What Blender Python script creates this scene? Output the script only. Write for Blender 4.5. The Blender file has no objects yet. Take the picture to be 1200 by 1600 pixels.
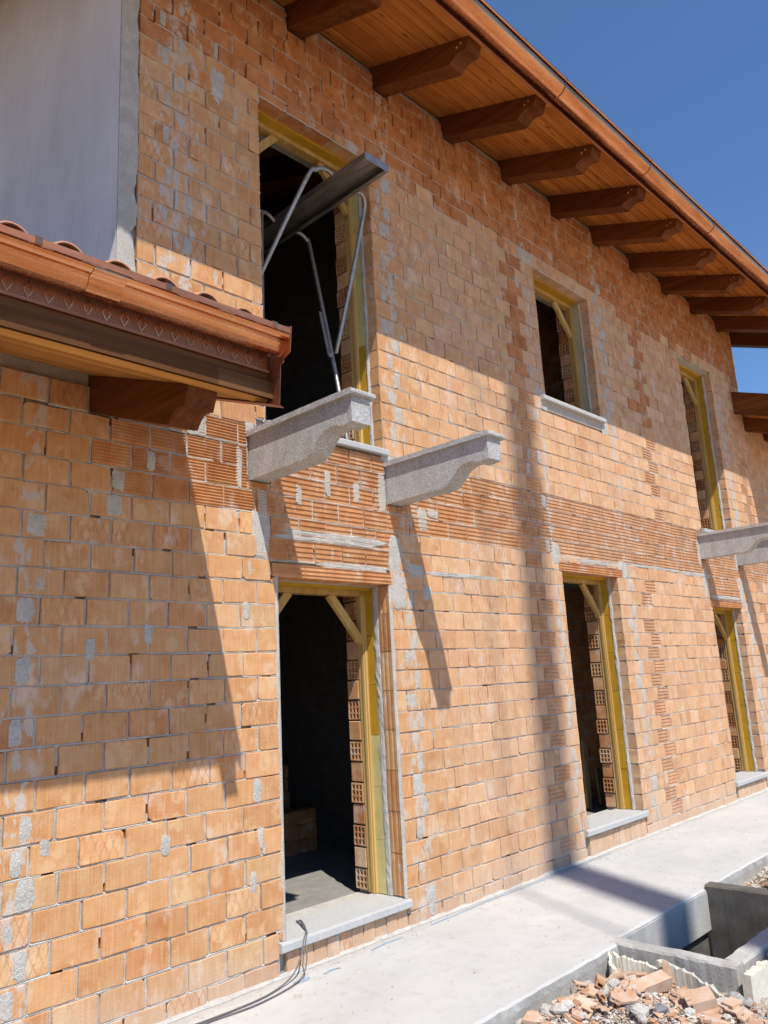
import bpy, math, random
from mathutils import Vector, Matrix, noise as mnoise
rnd = random.Random(7)
S = bpy.context.scene
COL = S.collection
R = math.radians

# ------------------------------------------------------------------ camera, sky, sun, exposure
CAMP = Vector((0.0, -4.0, 1.66))
YAW, PITCH, ROLL, FPX = 0.8078786, 0.2123369, -0.0538741, 1220.5
fw = Vector((math.sin(YAW)*math.cos(PITCH), math.cos(YAW)*math.cos(PITCH), math.sin(PITCH)))
r0 = Vector((math.cos(YAW), -math.sin(YAW), 0)); u0 = r0.cross(fw)
cr = math.cos(ROLL)*r0 + math.sin(ROLL)*u0; cu = -math.sin(ROLL)*r0 + math.cos(ROLL)*u0
cd = bpy.data.cameras.new('camera'); cam = bpy.data.objects.new('camera', cd); COL.objects.link(cam)
cd.sensor_fit = 'AUTO'; cd.sensor_width = 36.0; cd.lens = FPX/1600*36; cd.clip_start = 0.05; cd.clip_end = 2000
cam.matrix_world = Matrix(((cr.x, cu.x, -fw.x, CAMP.x), (cr.y, cu.y, -fw.y, CAMP.y), (cr.z, cu.z, -fw.z, CAMP.z), (0, 0, 0, 1)))
S.camera = cam
SUN = Vector((-0.438, -1.0, 1.737)).normalized()
w = bpy.data.worlds.new('World'); S.world = w; w.use_nodes = True
nt = w.node_tree; bg = nt.nodes['Background']
sky = nt.nodes.new('ShaderNodeTexSky'); sky.sky_type = 'NISHITA'; sky.sun_disc = False
sky.sun_elevation = math.asin(SUN.z); sky.sun_rotation = math.atan2(SUN.x, SUN.y) % (2*math.pi)
sky.altitude = 0; sky.air_density = 1.0; sky.dust_density = 0.0; sky.ozone_density = 10.0
nt.links.new(sky.outputs[0], bg.inputs[0]); bg.inputs[1].default_value = 0.130
ld = bpy.data.lights.new('sun', 'SUN'); ld.energy = 4.6; ld.angle = R(0.53); ld.color = (1.0, 0.945, 0.86)
so = bpy.data.objects.new('sun', ld); COL.objects.link(so); so.rotation_euler = SUN.to_track_quat('Z', 'Y').to_euler(); so.location = (-5, -12, 20)
S.view_settings.view_transform = 'Standard'; S.view_settings.look = 'None'; S.view_settings.gamma = 1.0
S.view_settings.exposure = 0.32
S.view_settings.use_curve_mapping = False
S.render.engine = 'CYCLES'
S.cycles.max_bounces = 6; S.cycles.diffuse_bounces = 3; S.cycles.use_light_tree = False; S.cycles.caustics_reflective = False; S.cycles.caustics_refractive = False; S.cycles.glossy_bounces = 2

# ------------------------------------------------------------------ helpers
class MB:
    def __init__(s): s.v = []; s.f = []; s.m = []; s.c = []
    def add(s, vs, fs, mi=0, col=None):
        o = len(s.v); s.v += [tuple(p) for p in vs]
        for f in fs: s.f.append([i+o for i in f]); s.m.append(mi); s.c.append(col)
        return s
    def box(s, x0, x1, y0, y1, z0, z1, mi=0, col=None):
        vs = [(x, y, z) for x in (x0, x1) for y in (y0, y1) for z in (z0, z1)]
        return s.add(vs, [(0,1,3,2),(4,6,7,5),(0,4,5,1),(2,3,7,6),(0,2,6,4),(1,5,7,3)], mi, col)
    def prism_x(s, prof, x0, x1, mi=0):            # profile (y,z)
        n = len(prof); vs = [(x0, y, z) for y, z in prof] + [(x1, y, z) for y, z in prof]
        fs = [list(range(n))[::-1], list(range(n, 2*n))] + [(i, (i+1) % n, n+(i+1) % n, n+i) for i in range(n)]
        return s.add(vs, fs, mi)
    def prism(s, a, b, w, h, up=(0, 0, 1), mi=0):   # bar from a to b
        a = Vector(a); b = Vector(b); d = (b-a).normalized(); u = Vector(up); u = (u-d*u.dot(d)).normalized(); r = d.cross(u)
        vs = [p+r*sx*w/2+u*sz*h/2 for p in (a, b) for sx, sz in ((-1,-1),(1,-1),(1,1),(-1,1))]
        return s.add(vs, [(3,2,1,0),(4,5,6,7),(0,1,5,4),(1,2,6,5),(2,3,7,6),(3,0,4,7)], mi)
    def sheet_x(s, prof, x0, x1, t=0.0, mi=0):      # open profile extruded along x
        n = len(prof); vs = [(x0, y, z) for y, z in prof] + [(x1, y, z) for y, z in prof]
        return s.add(vs, [(i, i+1, n+i+1, n+i) for i in range(n-1)], mi)
    def tube(s, pts, r, seg=10, mi=0, cap=True):
        pts = [Vector(p) for p in pts]; n = len(pts); o = len(s.v); prev = None
        for i, p in enumerate(pts):
            d = (pts[min(i+1, n-1)]-pts[max(i-1, 0)]).normalized()
            u = prev if prev else (Vector((0, 0, 1)) if abs(d.z) < .9 else Vector((1, 0, 0)))
            u = (u-d*u.dot(d)).normalized(); prev = u; q = d.cross(u)
            rr = r[i] if isinstance(r, (list, tuple)) else r
            for k in range(seg):
                a = 2*math.pi*k/seg; s.v.append(tuple(p+u*math.cos(a)*rr+q*math.sin(a)*rr))
        for i in range(n-1):
            for k in range(seg):
                k2 = (k+1) % seg; s.f.append([o+i*seg+k, o+i*seg+k2, o+(i+1)*seg+k2, o+(i+1)*seg+k]); s.m.append(mi); s.c.append(None)
        if cap:
            s.f.append([o+k for k in range(seg)][::-1]); s.m.append(mi); s.c.append(None)
            s.f.append([o+(n-1)*seg+k for k in range(seg)]); s.m.append(mi); s.c.append(None)
        return s
    def mesh(s, name, mats, smooth=False):
        me = bpy.data.meshes.new(name); me.from_pydata(s.v, [], s.f)
        for m in (mats if isinstance(mats, (list, tuple)) else [mats]): me.materials.append(m)
        me.polygons.foreach_set('material_index', s.m)
        if any(c is not None for c in s.c):
            at = me.attributes.new('col', 'FLOAT_COLOR', 'FACE')
            flat = []
            for c in s.c: flat += list(c or (.5, .3, .2))[:3]+[1.0]
            at.data.foreach_set('color', flat)
        if smooth: me.polygons.foreach_set('use_smooth', [True]*len(me.polygons))
        me.update(); return me
    def build(s, name, mats, parent=None, smooth=False, loc=None):
        o = link(name, s.mesh(name, mats, smooth), parent)
        if loc: o.location = loc
        return o
def link(name, me, parent=None):
    o = bpy.data.objects.new(name, me); COL.objects.link(o)
    if parent: o.parent = parent
    return o
def tag(o, label=None, cat=None, group=None, kind=None):
    if label: o['label'] = label
    if cat: o['category'] = cat
    if group: o['group'] = group
    if kind: o['kind'] = kind
    return o
def empty(name, loc=(0, 0, 0)):
    o = bpy.data.objects.new(name, None); COL.objects.link(o); o.location = loc; o.empty_display_size = .2; return o
def bez(pts, n=8):                                  # Catmull-Rom through points
    P = [Vector(p) for p in pts]; P = [P[0]*2-P[1]]+P+[P[-1]*2-P[-2]]; out = []
    for i in range(1, len(P)-2):
        for k in range(n):
            t = k/n; a, b, c, d = P[i-1], P[i], P[i+1], P[i+2]
            out.append(.5*((2*b)+(c-a)*t+(2*a-5*b+4*c-d)*t*t+(3*b-a-3*c+d)*t**3))
    out.append(P[-2]); return out
def project(p):
    d = Vector(p)-CAMP; z = d.dot(fw)
    if z < .1: return None
    return 600+FPX*d.dot(cr)/z, 800-FPX*d.dot(cu)/z

# ------------------------------------------------------------------ materials
class NT:
    def __init__(s, name):
        s.m = bpy.data.materials.new(name); s.m.use_nodes = True; s.t = s.m.node_tree; s.b = s.t.nodes['Principled BSDF']
        s.g = s.t.nodes.new('ShaderNodeNewGeometry'); s.pos = s.g.outputs['Position']
    def n(s, ty, **k):
        x = s.t.nodes.new(ty)
        for a, b in k.items(): setattr(x, a, b)
        return x
    def set(s, sock, v):
        if hasattr(v, 'links'): s.t.links.new(v, sock)
        else: sock.default_value = v if not (isinstance(v, tuple) and len(v) == 3 and sock.type == 'RGBA') else (*v, 1)
    def vec(s, scale=(1, 1, 1), src=None, rnd_off=False):
        x = s.n('ShaderNodeVectorMath', operation='MULTIPLY'); src = src or s.pos
        if rnd_off:
            oi = s.n('ShaderNodeObjectInfo'); mu = s.math('MULTIPLY', oi.outputs['Random'], 37.0); ad = s.n('ShaderNodeVectorMath', operation='ADD')
            s.set(ad.inputs[0], src); s.set(ad.inputs[1], mu); src = ad.outputs[0]
        s.set(x.inputs[0], src); x.inputs[1].default_value = scale; return x.outputs[0]
    def noise(s, v, scale=5, detail=4, rough=.55, dist=0):
        x = s.n('ShaderNodeTexNoise'); s.set(x.inputs['Vector'], v); x.inputs['Scale'].default_value = scale
        x.inputs['Detail'].default_value = detail; x.inputs['Roughness'].default_value = rough; x.inputs['Distortion'].default_value = dist
        return x.outputs['Fac']
    def voro(s, v, scale=5, feature='F1', out='Distance'):
        x = s.n('ShaderNodeTexVoronoi', feature=feature); s.set(x.inputs['Vector'], v); x.inputs['Scale'].default_value = scale; return x.outputs[out]
    def ramp(s, f, a, b, c0=(0, 0, 0), c1=(1, 1, 1)):
        x = s.n('ShaderNodeMapRange'); s.set(x.inputs[0], f); x.inputs[1].default_value = a; x.inputs[2].default_value = b
        x.clamp = True; return x.outputs[0]
    def mix(s, f, a, b, mode='MIX'):
        x = s.n('ShaderNodeMix', data_type='RGBA', blend_type=mode); s.set(x.inputs[0], f); s.set(x.inputs[6], a); s.set(x.inputs[7], b); return x.outputs[2]
    def math(s, op, a, b=0.0, c=None):
        x = s.n('ShaderNodeMath', operation=op); s.set(x.inputs[0], a); s.set(x.inputs[1], b)
        if c is not None: s.set(x.inputs[2], c)
        return x.outputs[0]
    def bump(s, h, strength=.3, dist=.01, prev=None):
        x = s.n('ShaderNodeBump'); x.inputs['Strength'].default_value = strength; x.inputs['Distance'].default_value = dist; s.set(x.inputs['Height'], h)
        if prev is not None: s.set(x.inputs['Normal'], prev)
        s.t.links.new(x.outputs[0], s.b.inputs['Normal']); return x.outputs[0]
    def col(s, c): s.set(s.b.inputs['Base Color'], c); return s
    def rough(s, r): s.set(s.b.inputs['Roughness'], r); return s
    def spec(s, r): s.b.inputs['Specular IOR Level'].default_value = r; return s
    def sep(s, v=None):
        x = s.n('ShaderNodeSeparateXYZ'); s.set(x.inputs[0], v or s.pos); return x.outputs

def brick_mat(name, mode):
    k = NT(name)
    at = k.n('ShaderNodeAttribute', attribute_name='col'); oi = k.n('ShaderNodeObjectInfo')
    base = k.mix(1.0, at.outputs['Color'], oi.outputs['Color'], 'ADD')
    P = k.pos; x, y, z = k.sep()
    nA = k.noise(P, 8, 3, .6); nB = k.noise(k.vec((1, 1, .6)), 5.2, 4, .66); st = k.noise(k.vec((95, 95, 3.5)), 1.0, 2, .6)
    c = k.mix(k.ramp(nA, .3, .72), k.mix(1, base, (.86, .76, .68), 'MULTIPLY'), k.mix(.22, base, (.78, .58, .34), 'MIX'))
    if mode not in ('rib', 'smooth'):
        c = k.mix(k.math('MULTIPLY', k.ramp(st, .48, .74), .20), c, (.80, .63, .45))
        c = k.mix(k.math('MULTIPLY', k.ramp(st, .50, .22), .16), c, k.mix(1, c, (.66, .50, .38), 'MULTIPLY'))
        vv = k.voro(k.vec((7.2, 1, 5.6)), 1.0)                       # pale kiss marks from stacking in the kiln
        ov = k.math('MULTIPLY', k.ramp(vv, .36, .30), k.ramp(nA, .43, .50)); c = k.mix(k.math('MULTIPLY', ov, .34), c, (.74, .53, .32))
    c = k.mix(k.math('MULTIPLY', k.ramp(nB, .56, .70), .6), c, (.70, .61, .53))      # lime bloom
    c = k.mix(k.math('MULTIPLY', k.ramp(nB, .40, .30), .38), c, k.mix(1, c, (.60, .42, .32), 'MULTIPLY'))
    msk = None
    for xc_, wd_ in ((1.57, .13), (2.42, .30), (4.40, .15), (6.52, .10), (8.0, .16), (11.48, .18)):
        q_ = k.ramp(k.math('ABSOLUTE', k.math('SUBTRACT', x, xc_)), wd_, wd_*.25); q_ = k.math('MULTIPLY', q_, k.ramp(z, 3.2, 3.5)) if xc_ == 2.42 else q_; msk = q_ if msk is None else k.math('MAXIMUM', msk, q_)
    nC = k.noise(k.vec((1.6, 1, .8)), 8.0, 4, .7)
    c = k.mix(k.math('MULTIPLY', k.ramp(k.math('ADD', nC, k.math('MULTIPLY', msk, .13)), .63, .69), .78), c, (.52, .50, .465))      # trowelled mortar smears
    du = k.math('MULTIPLY', k.ramp(k.math('ADD', z, k.math('MULTIPLY', nB, .40)), .50, .18), .5)
    c = k.mix(du, c, (.56, .46, .38))                                # cement dust splashed up from the pavement
    h = k.noise(P, 70, 2, .7)
    if mode == 'comb':
        gr = k.math('SINE', k.math('MULTIPLY', x, 2*math.pi/.0078)); gr = k.math('MULTIPLY', gr, k.ramp(nA, .40, .6))
        h = k.math('ADD', h, k.math('MULTIPLY', gr, .22)); c = k.mix(k.math('MULTIPLY', k.ramp(gr, .1, -.9), .15), c, (.30, .14, .06))
    if mode == 'lattice':
        zz = k.math('ADD', z, k.math('MULTIPLY', nA, .05)); a = k.math('SINE', k.math('MULTIPLY', x, 2*math.pi/.048)); b = k.math('COSINE', k.math('MULTIPLY', zz, 2*math.pi/.118))
        li = k.math('MULTIPLY', k.ramp(k.math('ABSOLUTE', k.math('ADD', a, b)), .45, .12), k.ramp(nB, .40, .55))
        c = k.mix(k.math('MULTIPLY', li, .4), c, k.mix(1, c, (.62, .38, .24), 'MULTIPLY')); h = k.math('SUBTRACT', h, k.math('MULTIPLY', li, .5))
    k.col(c).rough(.95).spec(.04); k.bump(h, .5, .005)
    return k.m
M = {}
M['brick'] = brick_mat('combed_clay_brick', 'comb'); M['rib'] = brick_mat('ribbed_clay_block', 'rib'); M['lattice'] = brick_mat('lattice_clay_brick', 'lattice'); M['smooth'] = brick_mat('smooth_red_block', 'smooth')
def mk(name, fn): k = NT(name); fn(k); M[name] = k.m
def _mortar(k):
    n1 = k.noise(k.pos, 9, 3, .65); n2 = k.noise(k.pos, 120, 3, .75)
    c = k.mix(k.ramp(n1, .3, .7), (.45, .43, .395), (.62, .595, .55)); c = k.mix(k.math('MULTIPLY', k.ramp(n2, .5, .75), .5), c, (.72, .69, .64))
    c = k.mix(k.math('MULTIPLY', k.ramp(n2, .45, .3), .65), c, (.24, .225, .205)); k.col(c).rough(.95).spec(.05); k.bump(n2, .9, .010)
mk('mortar', _mortar)
def _plaster(k):
    n1 = k.noise(k.vec((1, 1, .6)), 1.4, 6, .6); n2 = k.noise(k.vec((1, 2, .5)), 7, 5, .65)
    c = k.mix(k.ramp(n1, .3, .72), (.63, .60, .56), (.80, .775, .735)); c = k.mix(k.math('MULTIPLY', k.ramp(n2, .55, .75), .35), c, (.46, .45, .43))
    k.col(c).rough(.9).spec(.1); k.bump(k.math('ADD', k.noise(k.pos, 260, 2), k.math('MULTIPLY', n2, .6)), .25, .004)
mk('plaster', _plaster)
def _granite(k):
    v = k.voro(k.pos, 150, out='Color'); s = k.sep(v)[0]; n2 = k.noise(k.pos, 90, 4, .75)
    c = k.mix(k.ramp(s, .1, .95), (.36, .36, .365), (.64, .635, .63)); c = k.mix(k.math('MULTIPLY', k.ramp(n2, .44, .32), .85), c, (.20, .20, .21))
    c = k.mix(k.math('MULTIPLY', k.ramp(k.noise(k.vec((2, 2, .7)), 5, 4), .45, .7), .45), c, (.30, .285, .26)); k.col(c).rough(.85).spec(.3); k.bump(k.math('ADD', n2, s), .75, .006)
mk('granite', _granite)
def _granites(k):
    v = k.voro(k.pos, 190, out='Color'); s = k.sep(v)[0]; n2 = k.noise(k.pos, 70, 4, .75)
    c = k.mix(k.ramp(s, .1, .9), (.40, .405, .40), (.50, .50, .49)); c = k.mix(k.math('MULTIPLY', k.ramp(n2, .42, .3), .3), c, (.30, .305, .305))
    c = k.mix(k.math('MULTIPLY', k.ramp(k.noise(k.pos, 6, 5, .65), .5, .75), .6), c, (.54, .51, .47)); k.col(c).rough(.75).spec(.3); k.bump(n2, .2, .003)
mk('stone_slab', _granites)
def wood(name, dark, light, knot=.5, grain=(1.2, 26, 26), rough=.6):
    def f(k):
        v = k.vec(grain, rnd_off=True); n1 = k.noise(v, 1.0, 5, .6, .4); n2 = k.noise(k.vec((grain[0]*.7, grain[1]*.14, grain[2]*.14), rnd_off=True), 1.3, 4, .6)
        c = k.mix(k.ramp(n1, .28, .72), dark, light); oi = k.n('ShaderNodeObjectInfo')
        c = k.mix(k.math('MULTIPLY', k.ramp(n2, .4, .7), .5), c, k.mix(1, c, (.68, .56, .46), 'MULTIPLY'))
        c = k.mix(k.math('MULTIPLY', oi.outputs['Random'], .7), c, k.mix(1, c, (.60, .50, .40), 'MULTIPLY'))
        vo = k.voro(k.vec((grain[0]*2.2, grain[1]*.32, grain[2]*.32), rnd_off=True), 1.0)
        c = k.mix(k.math('MULTIPLY', k.ramp(vo, .14, .05), knot), c, tuple(q*.28 for q in dark))
        k.col(c).rough(rough).spec(.12); k.bump(n1, .22, .003)
    mk(name, f)
wood('rafter_wood', (.105, .030, .009), (.24, .082, .026), .45, (30, 1.1, 30), .55)
wood('soffit_wood', (.44, .150, .030), (.72, .300, .075), 1.0)
wood('porch_soffit', (.44, .195, .050), (.60, .31, .095), .4)
wood('fascia_wood', (.105, .046, .018), (.21, .102, .044), .8)
wood('frame_wood', (.56, .35, .10), (.74, .54, .23), .35, (26, 26, 1.3), .6)
wood('board_wood', (.42, .29, .13), (.58, .43, .22), .5, (26, 26, 1.3), .7)
def copper(name, c0, c1, r0, r1):
    def f(k):
        n1 = k.noise(k.vec((.8, 6, 6)), 2.2, 5, .6); n2 = k.noise(k.pos, 30, 4, .6)
        k.col(k.mix(k.ramp(n1, .32, .7), c0, c1)); k.b.inputs['Metallic'].default_value = 1.0
        k.rough(k.math('ADD', k.math('MULTIPLY', n2, r1-r0), r0)); k.bump(k.noise(k.vec((3, 14, 14)), 1.5, 3), .12, .01)
    mk(name, f)
copper('copper', (.52, .20, .085), (.80, .40, .21), .14, .38)
copper('copper_dull', (.38, .145, .075), (.55, .25, .145), .42, .62)
def _perf(k):
    x, y, z = k.sep(); p = 2*math.pi/.0062
    d = k.math('ADD', k.math('SINE', k.math('MULTIPLY', x, p)), k.math('SINE', k.math('MULTIPLY', z, p)))
    hole = k.ramp(d, .1, .8); n = k.noise(k.pos, 5, 4)
    k.col(k.mix(hole, k.mix(n, (.36, .145, .085), (.50, .22, .14)), (.012, .006, .004))); k.b.inputs['Metallic'].default_value = .75; k.rough(.5)
mk('perforated_copper', _perf)
def _tile(k):
    n = k.noise(k.pos, 14, 5, .6); oi = k.n('ShaderNodeObjectInfo')
    k.col(k.mix(n, k.mix(oi.outputs['Random'], (.30, .10, .055), (.46, .19, .10)), (.55, .28, .18))).rough(.85); k.bump(k.noise(k.pos, 120, 3), .3, .003)
mk('roof_clay', _tile)
def _steel(k):
    n = k.noise(k.vec((6, 1, 6)), 5, 5, .65); k.col(k.mix(k.ramp(n, .3, .7), (.20, .19, .175), (.40, .385, .36))); k.b.inputs['Metallic'].default_value = .85
    k.rough(k.math('ADD', k.math('MULTIPLY', n, .3), .28)); k.bump(k.noise(k.pos, 60, 3), .1, .003)
mk('steel', _steel)
def _tube(k):
    n = k.noise(k.pos, 18, 5, .65); k.col(k.mix(k.ramp(n, .35, .7), (.30, .28, .25), (.46, .44, .40))); k.b.inputs['Metallic'].default_value = .7; k.rough(.42)
mk('tube_steel', _tube)
def plainm(name, a, b, rough=.8, sc=9, bump=.2):
    def f(k):
        n = k.noise(k.pos, sc, 5, .62); k.col(k.mix(k.ramp(n, .3, .7), a, b)).rough(rough).spec(.3); k.bump(k.noise(k.pos, sc*9, 3), bump, .003)
    mk(name, f)
plainm('mustard', (.44, .245, .014), (.55, .325, .030)); plainm('pale_green', (.54, .47, .17), (.66, .59, .28)); plainm('pale_grey_green', (.42, .40, .25), (.52, .50, .34))
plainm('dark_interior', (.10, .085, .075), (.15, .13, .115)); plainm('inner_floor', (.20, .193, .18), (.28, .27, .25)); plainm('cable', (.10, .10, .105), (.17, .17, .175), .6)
plainm('blue_film', (.20, .29, .40), (.34, .44, .54), .6); plainm('foam', (.56, .53, .44), (.68, .655, .58), .9, 30, .5); plainm('slate', (.12, .125, .135), (.24, .245, .255), .85, 25, .6)
def _conc(k):
    n1 = k.noise(k.vec((1, 1.6, 1)), 1.1, 3, .6); n2 = k.noise(k.pos, 9, 4, .7); n3 = k.noise(k.pos, 75, 2, .6)
    c = k.mix(k.ramp(n1, .3, .72), (.44, .44, .43), (.525, .525, .515)); c = k.mix(k.math('MULTIPLY', k.ramp(n2, .52, .75), .45), c, (.335, .32, .30))
    c = k.mix(k.math('MULTIPLY', k.ramp(k.noise(k.vec((2.5, 9, 1)), 1.0, 3), .58, .72), .3), c, (.50, .49, .475))
    sp = k.ramp(k.voro(k.pos, 26), .07, .035); c = k.mix(k.math('MULTIPLY', sp, .5), c, (.30, .27, .24))
    ed = k.ramp(k.math('ADD', k.sep()[1], k.math('MULTIPLY', n2, .18)), -.03, .05); c = k.mix(k.math('MULTIPLY', ed, .5), c, (.38, .36, .34))
    k.col(c).rough(.9).spec(.2); k.bump(k.math('ADD', k.math('MULTIPLY', n2, 1.0), k.math('MULTIPLY', n3, .35)), .35, .008)
mk('pavement_concrete', _conc)
def _rawc(k):
    n1 = k.noise(k.vec((1, 1, .35)), 5, 6, .65); n2 = k.noise(k.pos, 60, 4, .7)
    c = k.mix(k.ramp(n1, .3, .7), (.35, .343, .325), (.53, .52, .49)); c = k.mix(k.math('MULTIPLY', k.ramp(n2, .42, .3), .4), c, (.15, .145, .14))
    k.col(c).rough(.92).spec(.2); k.bump(k.math('ADD', n2, k.math('MULTIPLY', n1, 1.5)), .5, .008)
mk('raw_concrete', _rawc)
plainm('dark_concrete', (.075, .070, .062), (.14, .132, .118), .75, 7, .4)  # darker concrete for the chamber's far wall, recess and floor
def _ground(k):
    n1 = k.noise(k.pos, 1.6, 6, .65); n2 = k.noise(k.pos, 40, 5, .75); v = k.voro(k.pos, 45, out='Color')
    c = k.mix(k.ramp(n1, .3, .7), (.40, .345, .275), (.53, .46, .375)); c = k.mix(k.math('MULTIPLY', k.ramp(k.noise(k.pos, 3.5, 5), .5, .65), .6), c, (.48, .31, .21))
    c = k.mix(k.math('MULTIPLY', k.sep(v)[0], .4), c, (.54, .51, .48)); c = k.mix(k.math('MULTIPLY', k.ramp(n2, .42, .3), .6), c, (.20, .185, .17))
    dd = k.n('ShaderNodeVectorMath', operation='DISTANCE'); k.set(dd.inputs[0], k.pos); dd.inputs[1].default_value = (5.0, -1.8, 0)
    c = k.mix(k.ramp(dd.outputs['Value'], 2.6, 4.2), c, k.mix(k.ramp(n1, .3, .7), (.47, .325, .19), (.57, .41, .255)))      # unseen yard tinted tan to bounce warm light onto the shaded wall
    k.col(c).rough(.95).spec(.15); k.bump(k.math('ADD', n2, k.voro(k.pos, 45)), .9, .02)
mk('ground_rubble', _ground)
def _shard(k):
    oi = k.n('ShaderNodeObjectInfo'); rn = oi.outputs['Random']; n1 = k.noise(k.vec(rnd_off=True), 12, 5, .6)
    c = k.mix(rn, (.44, .225, .115), (.55, .385, .265)); c = k.mix(k.ramp(n1, .40, .70), c, k.mix(.6, c, (.60, .53, .47))); k.col(c).rough(.93).spec(.2); k.bump(k.noise(k.pos, 150, 3), .3, .003)
mk('shard_clay', _shard)
def _chip(k):
    at = k.n('ShaderNodeAttribute', attribute_name='col'); n1 = k.noise(k.pos, 60, 3); k.col(k.mix(k.math('MULTIPLY', n1, .5), at.outputs['Color'], (.6, .57, .53))).rough(.95)
mk('chips', _chip)

# ------------------------------------------------------------------ openings (metres): x0,x1,z0,z1
D1, D2, D3 = (3.145, 4.200, .192, 2.355), (6.640, 7.742, .245, 2.612), (10.193, 11.181, .222, 2.372)
W1, W2, W3 = (3.079, 4.213, 3.410, 5.945), (6.662, 7.790, 4.405, 5.877), (10.214, 11.315, 3.400, 5.841)
OPEN = [D1, D2, D3, W1, W2, W3]
XC, XE = 2.0, 12.44                       # corners of the upper storey
XL, XR = -3.2, 17.5                       # ends of the low wings
SL = .387                                 # roof slope
RAFT = [1.51+.937*i for i in range(-1, 13)]
RAFT = [RAFT[0], RAFT[1], 2.45, 3.387, 4.345, 5.283, 6.244, 7.187, 8.11, 9.06, 9.99, 10.92, 11.857, 12.80]
PORCH_R = [-2.3, -1.25, -.25, .78, 1.866]  # rafters of the porch roof
WING_R = [12.44, 13.30, 14.16, 15.02]
CORB = [(2.945, 3.092), (4.230, 4.380), (10.035, 10.185), (11.285, 11.435)]

house = empty('brick_house', (7.2, 0, 0))
tag(house, 'unfinished two-storey house of bare clay brick with timber eaves and copper gutters', 'house')
def hpart(o): o.parent = house; o.matrix_parent_inverse = Matrix.Translation((-7.2, 0, 0)); return o
def hbuild(mb, name, mats, smooth=False): return hpart(mb.build(name, mats, None, smooth))

# ------------------------------------------------------------------ mortar core of the outer leaf
def wall_grid(mb, x0, x1, z0, z1, y0, y1, opens, ins=0.0):
    xs = sorted({x0, x1} | {v for o in opens for v in (o[0]-ins, o[1]+ins) if x0 < v < x1}); zs = sorted({z0, z1} | {v for o in opens for v in (o[2]-ins, o[3]+ins) if z0 < v < z1})
    def solid(i, j):
        if i < 0 or j < 0 or i >= len(xs)-1 or j >= len(zs)-1: return False
        xm = (xs[i]+xs[i+1])/2; zm = (zs[j]+zs[j+1])/2
        return not any(o[0]-ins < xm < o[1]+ins and o[2]-ins < zm < o[3]+ins for o in opens)
    for i in range(len(xs)-1):
        for j in range(len(zs)-1):
            if not solid(i, j): continue
            a, b, c, d = xs[i], xs[i+1], zs[j], zs[j+1]
            V = [(a,y0,c),(b,y0,c),(b,y0,d),(a,y0,d),(a,y1,c),(b,y1,c),(b,y1,d),(a,y1,d)]; F = [(0,1,2,3),(7,6,5,4)]
            if not solid(i-1, j): F.append((0,3,7,4))
            if not solid(i+1, j): F.append((1,5,6,2))
            if not solid(i, j-1): F.append((0,4,5,1))
            if not solid(i, j+1): F.append((3,2,6,7))
            mb.add(V, F)
core = MB()
wall_grid(core, XL, XC+.3, -.05, 3.44, .034, .15, [], .0)
core2 = MB(); wall_grid(core2, XC+.02, XE-.01, -.05, 6.93, .033, .15, OPEN, .007); core.add(core2.v, core2.f)
core3 = MB(); wall_grid(core3, XE-.3, XR, -.05, 5.42, .034, .15, [], 0); core.add(core3.v, core3.f)
wall = hbuild(core, 'brick_wall', M['mortar'])

# ------------------------------------------------------------------ bricks
ZC, HC, LC = -.049, .148, .245
RES = []                                                              # reserved rectangles
for o in OPEN: RES.append(o)
RES += [(3.10, 4.215, .0, .192), (6.58, 7.76, .0, .245), (10.13, 11.20, .0, .222)]       # sills and their soldier course
RES += [(3.10, 4.215, 2.355, 2.445), (6.60, 7.86, 2.612, 2.695), (10.16, 11.22, 2.372, 2.455)]   # lintels
RES += [(6.56, 7.83, 4.27, 4.405), (3.0, 4.23, 3.345, 3.41), (10.15, 11.32, 3.345, 3.40)]
for x in RAFT: RES.append((x-.012, x+.172, 6.70, 7.2))
for x in PORCH_R: RES.append((x-.008, x+.168, 3.20, 3.6))
for x in WING_R: RES.append((x-.008, x+.168, 5.19, 5.6))
for a, b in CORB: RES.append((a-.015, b+.015, 2.97, 3.31))
def top_of(x):
    if x < XC: return 3.36
    if x < XE: return 6.86
    return 5.36
def kind_of(x, z, k):
    par = .06 if k % 2 else -.06
    if z > 5.93+rnd.uniform(-.12, .16) and XC < x < XE and not (abs(x-3.6) < .75 and z < 5.95):
        if k == 44: return 'keyed'
        return 'red'
    if XC < x < XE and rnd.random() > .13:
        if abs(x-(6.2+par)) < .14: return 'rib' if z < 4.5 else 'red'
        c2 = 8.5 if z < 2.7 else 8.83
        if abs(x-(c2+par)) < .14: return 'rib' if z < 4.6 else 'red'
        if x > 12.0 and abs(x-12.15-par) < .13: return 'rib'
    lo = 2.763 if x > 4.3 else 2.75
    if x < 1.9+(.17 if z < 2.9 else 0): return 'rib' if (x < 1.43 and 2.6 < z < 2.76) else 'n'
    if 3.05 < x < 4.25 and 2.44 < z < 3.40: return 'rib'
    if 10.15 < x < 11.3 and 2.45 < z < 3.40: return 'rib'
    if lo < z < 3.34 and x < XE+2: return 'rib'
    return 'n'
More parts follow.
